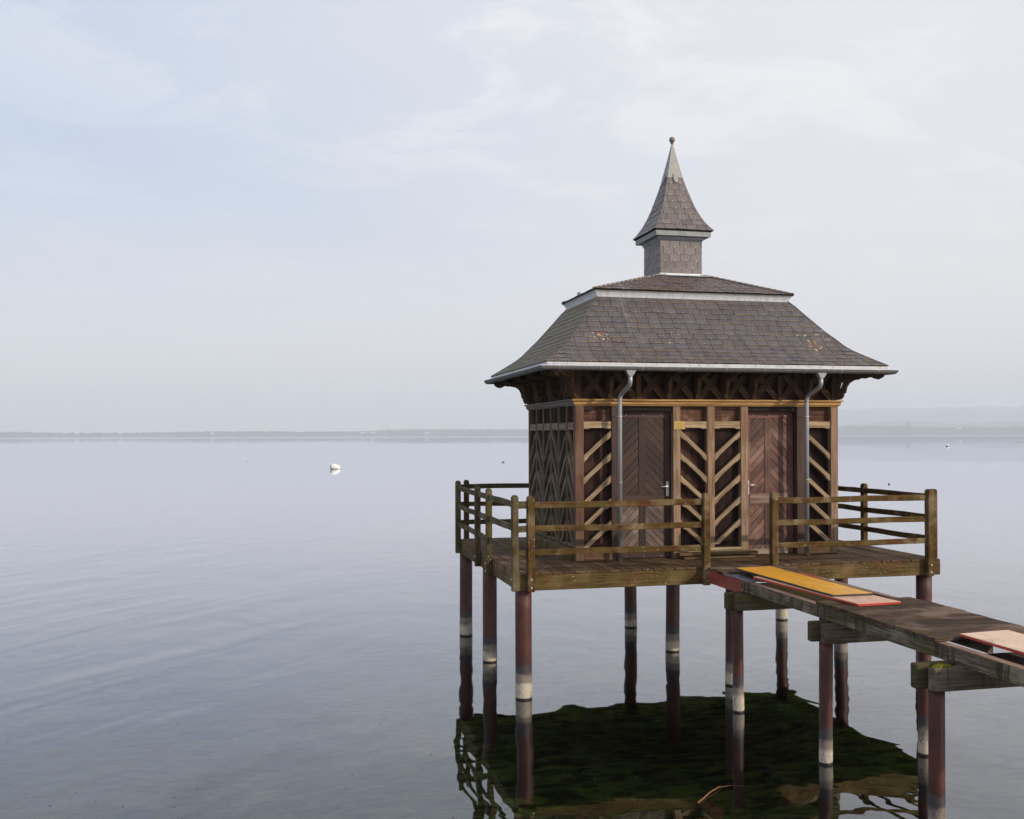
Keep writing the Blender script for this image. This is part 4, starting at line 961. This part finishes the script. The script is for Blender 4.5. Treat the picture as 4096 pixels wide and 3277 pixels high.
T3 = [(u, px_h(max(0, min(4096, u)), v, 9600)) for u, v in ((2400, 1735), (2900, 1690), (3300, 1634), (3500, 1620), (3650, 1612), (3720, 1616), (3830, 1604), (3900, 1602), (3970, 1592), (4020, 1606), (4080, 1604), (4300, 1610), (5600, 1640))]
ridge('mountains', 'mount', 9600, T3, 2300, 5600, 240, 8, 1500, seed=12)
# woods along the shore: one mass
mb = MB(); rr = random.Random(99)
for k in range(1500):
    u = rr.uniform(-700, 4900); a = az_of(u); dd = 5000 * (1 + .03 * math.sin((u + 1500) / 7100 * 260 * .013)) + rr.uniform(20, 560); h = smoothlist(T1, u)
    t = min(1, (dd - 4900) / 560); x, y = math.sin(a) * dd, math.cos(a) * dd; z = h * min(.95, .5 + .45 * t) - 2; hh = rr.uniform(5, 12); r_ = rr.uniform(6, 16); seg = 6; n = len(mb.v)
    for zz, q in ((0, .8), (.45, 1), (.8, .65), (1, .12)):
        for j in range(seg): th = 2 * math.pi * j / seg + k; mb.v.append(V((x + math.cos(th) * r_ * q * rr.uniform(.8, 1.1), y + math.sin(th) * r_ * q, z + hh * zz)))
    for i in range(3):
        for j in range(seg): j2 = (j + 1) % seg; mb.face((n + i * seg + j, n + i * seg + j2, n + (i + 1) * seg + j2, n + (i + 1) * seg + j))
    mb.face(tuple(range(n + 3 * seg, n + 4 * seg)))
o = mb.build('distant_wood', M['wood']); o['kind'] = 'stuff'; o['label'] = 'hazy belt of distant woods along the far shore of the lake'; o['category'] = 'woods'
# church tower and pale houses on the far shore
def far_xy(u, dd): a = az_of(u); return math.sin(a) * dd, math.cos(a) * dd
x, y = far_xy(3631, 5250)
ct = thing('church_tower', 'thin dark church tower with pointed roof on the far shore right of the hut', 'tower', (x, y, 20))
mb = MB(); loft(mb, [rect((x, y), 5, 5, 20), rect((x, y), 5, 5, 53)], 0); mb.build('tower_wall', M['hill'], ct)
mb = MB(); loft(mb, [rect((x, y), 5.6, 5.6, 53), rect((x, y), .4, .4, 66)], 0); mb.build('tower_roof', M['wood'], ct)
hl = [(850, 1733, 'left part of the far shore, alone'), (1450, 1729, 'middle of the far shore, left of the pair'), (1492, 1728, 'middle of the far shore, first of the pair'), (1706, 1729, 'far shore behind the empty lake left of the hut'), (3838, 1712, 'far shore beyond the right hand buoys')]
for u, v, s_ in hl:
    dd = 5060; x, y = far_xy(u, dd); z = max(2, px_h(u, v, dd)) - 6; a = az_of(u)
    h_ = thing('far_house', 'tiny white house on the ' + s_ if not s_.startswith('far') else 'tiny white house on the ' + s_, 'house', (x, y, z), 'white houses on the far shore')
    mb = MB(); loft(mb, [rect((x, y), 9, 6, z), rect((x, y), 9, 6, z + 7)], 0); mb.build('wall', M['housewall'], h_)
    mb = MB(); mb.prism([(-7, 0), (7, 0), (0, 4)], (x - 9.5, y, z + 7), (0, 1, 0), (0, 0, 1), (1, 0, 0), 19); mb.build('roof', M['wood'], h_)

# ------------------------------------------------------------------ haze
HZ = MB(); loft(HZ, [[V((-13900, -280, -7)), V((13900, -280, -7)), V((13900, 13400, -7)), V((-13900, 13400, -7))], [V((-13900, -280, 470)), V((13900, -280, 470)), V((13900, 13400, 470)), V((-13900, 13400, 470))]])
m, nt, out = mat('haze'); b = NB(nt); pv = b.n('ShaderNodeVolumePrincipled'); pv.inputs['Density'].default_value = .00025; pv.inputs['Color'].default_value = (.865, .915, .985, 1); pv.inputs['Anisotropy'].default_value = 0.0
b.l(pv.outputs[0], out.inputs['Volume'])
o = HZ.build('haze', m); o['kind'] = 'stuff'; o['label'] = 'pale blue haze over the lake'; o['category'] = 'haze'

# ------------------------------------------------------------------ sky, sun
SAZ, SEL = R(42), R(25)          # sun to the right of and behind the camera
sund = V((math.sin(SAZ) * math.cos(SEL), -math.cos(SAZ) * math.cos(SEL), math.sin(SEL)))
W = bpy.data.worlds.new('World'); sc.world = W; W.use_nodes = True; nt = W.node_tree; nt.nodes.clear(); b = NB(nt)
wo = b.n('ShaderNodeOutputWorld'); bg = b.n('ShaderNodeBackground'); b.l(bg.outputs[0], wo.inputs[0])
sky = b.n('ShaderNodeTexSky', sky_type='NISHITA'); sky.sun_disc = False; sky.sun_elevation = SEL; sky.sun_rotation = math.atan2(sund.x, sund.y)
sky.air_density = 1.0; sky.dust_density = 3.0; sky.ozone_density = 1.2; sky.altitude = 400
tc = b.n('ShaderNodeTexCoord').outputs['Generated']; sx = b.sepz(tc)
zc = b.math('MAXIMUM', sx[2], 0.0)
den = b.math('ADD', zc, .16)
cu = b.math('DIVIDE', sx[0], den); cv = b.math('DIVIDE', sx[1], den)
cmb = b.n('ShaderNodeCombineXYZ'); b.l(cu, cmb.inputs[0]); b.l(cv, cmb.inputs[1]); cp = cmb.outputs[0]
SCALE = 10.0     # cloud radiance is given in sky-texture units, the background strength brings it down
c1 = b.noise(b.vmath('ADD', b.scalev(cp, (.55, .8, 1)), (3.1, 7.7, 0)), 1.0, 3, .5, .3)
c2 = b.noise(b.vmath('ADD', b.scalev(cp, (2.3, 3.0, 1)), (1.3, 2.2, 0)), 1.0, 6, .6, .5)
# thicker cloud to the right and high up
ra = b.math('ADD', b.math('MULTIPLY', sx[0], .85), b.math('MULTIPLY', sx[2], .35))
veil = b.mapr(b.math('ADD', b.math('MULTIPLY', c1, .5), ra), .05, .85)
puff = b.math('MULTIPLY', b.mapr(c2, .47, .62), b.mapr(b.math('ADD', sx[2], b.math('MULTIPLY', sx[0], .25)), .2, .48, .15, 1))
hz = b.mapr(sx[2], -.02, .30, 1, 0)
base = b.mix(.80, sky.outputs[0], tuple(x * SCALE for x in (.62, .745, .95)))
col = b.mix(b.math('MULTIPLY', veil, .85), base, tuple(x * SCALE for x in (.90, .885, .895)))
col = b.mix(b.math('MULTIPLY', puff, .85), col, tuple(x * SCALE for x in (.93, .935, .96)))
col = b.mix(b.math('MULTIPLY', hz, .8), col, tuple(x * SCALE for x in (.95, .90, .87)))
b.l(col, bg.inputs[0]); bg.inputs[1].default_value = .1
L = bpy.data.lights.new('sun', 'SUN'); L.energy = 3.5; L.angle = R(.9); L.color = (1.0, .88, .72)
lo = bpy.data.objects.new('sun', L); COL.objects.link(lo); lo.rotation_euler = sund.to_track_quat('Z', 'Y').to_euler(); lo.location = (20, -20, 20)

# ------------------------------------------------------------------ camera
cam = bpy.data.cameras.new('camera'); co = bpy.data.objects.new('camera', cam); COL.objects.link(co)
pit = .002455; th = .0027
fw = V((math.sin(YAW), math.cos(YAW), 0)); rt = V((math.cos(YAW), -math.sin(YAW), 0)); up = V((0, 0, 1))
Fv = fw * math.cos(pit) + up * math.sin(pit); Uv = up * math.cos(pit) - fw * math.sin(pit)
cr = rt * math.cos(th) - Uv * math.sin(th); cu_ = Uv * math.cos(th) + rt * math.sin(th)
mx = Matrix((cr, cu_, -Fv)).transposed().to_4x4(); mx.translation = V((0, 0, 3.4)); co.matrix_world = mx
cam.sensor_fit = 'HORIZONTAL'; cam.sensor_width = 36; cam.lens = 36 * FX / 4096; cam.shift_y = (HV - FX * math.tan(pit) - 1638.5) / 4096
cam.clip_start = .1; cam.clip_end = 40000
sc.camera = co

sc.render.engine = 'CYCLES'
sc.cycles.use_denoising = True
try: sc.cycles.denoiser = 'OPENIMAGEDENOISE'
except Exception: pass
sc.cycles.max_bounces = 8; sc.cycles.diffuse_bounces = 3; sc.cycles.glossy_bounces = 4; sc.cycles.transparent_max_bounces = 8; sc.cycles.volume_bounces = 2
sc.view_settings.view_transform = 'Standard'; sc.view_settings.look = 'None'; sc.view_settings.exposure = 0; sc.view_settings.gamma = 1
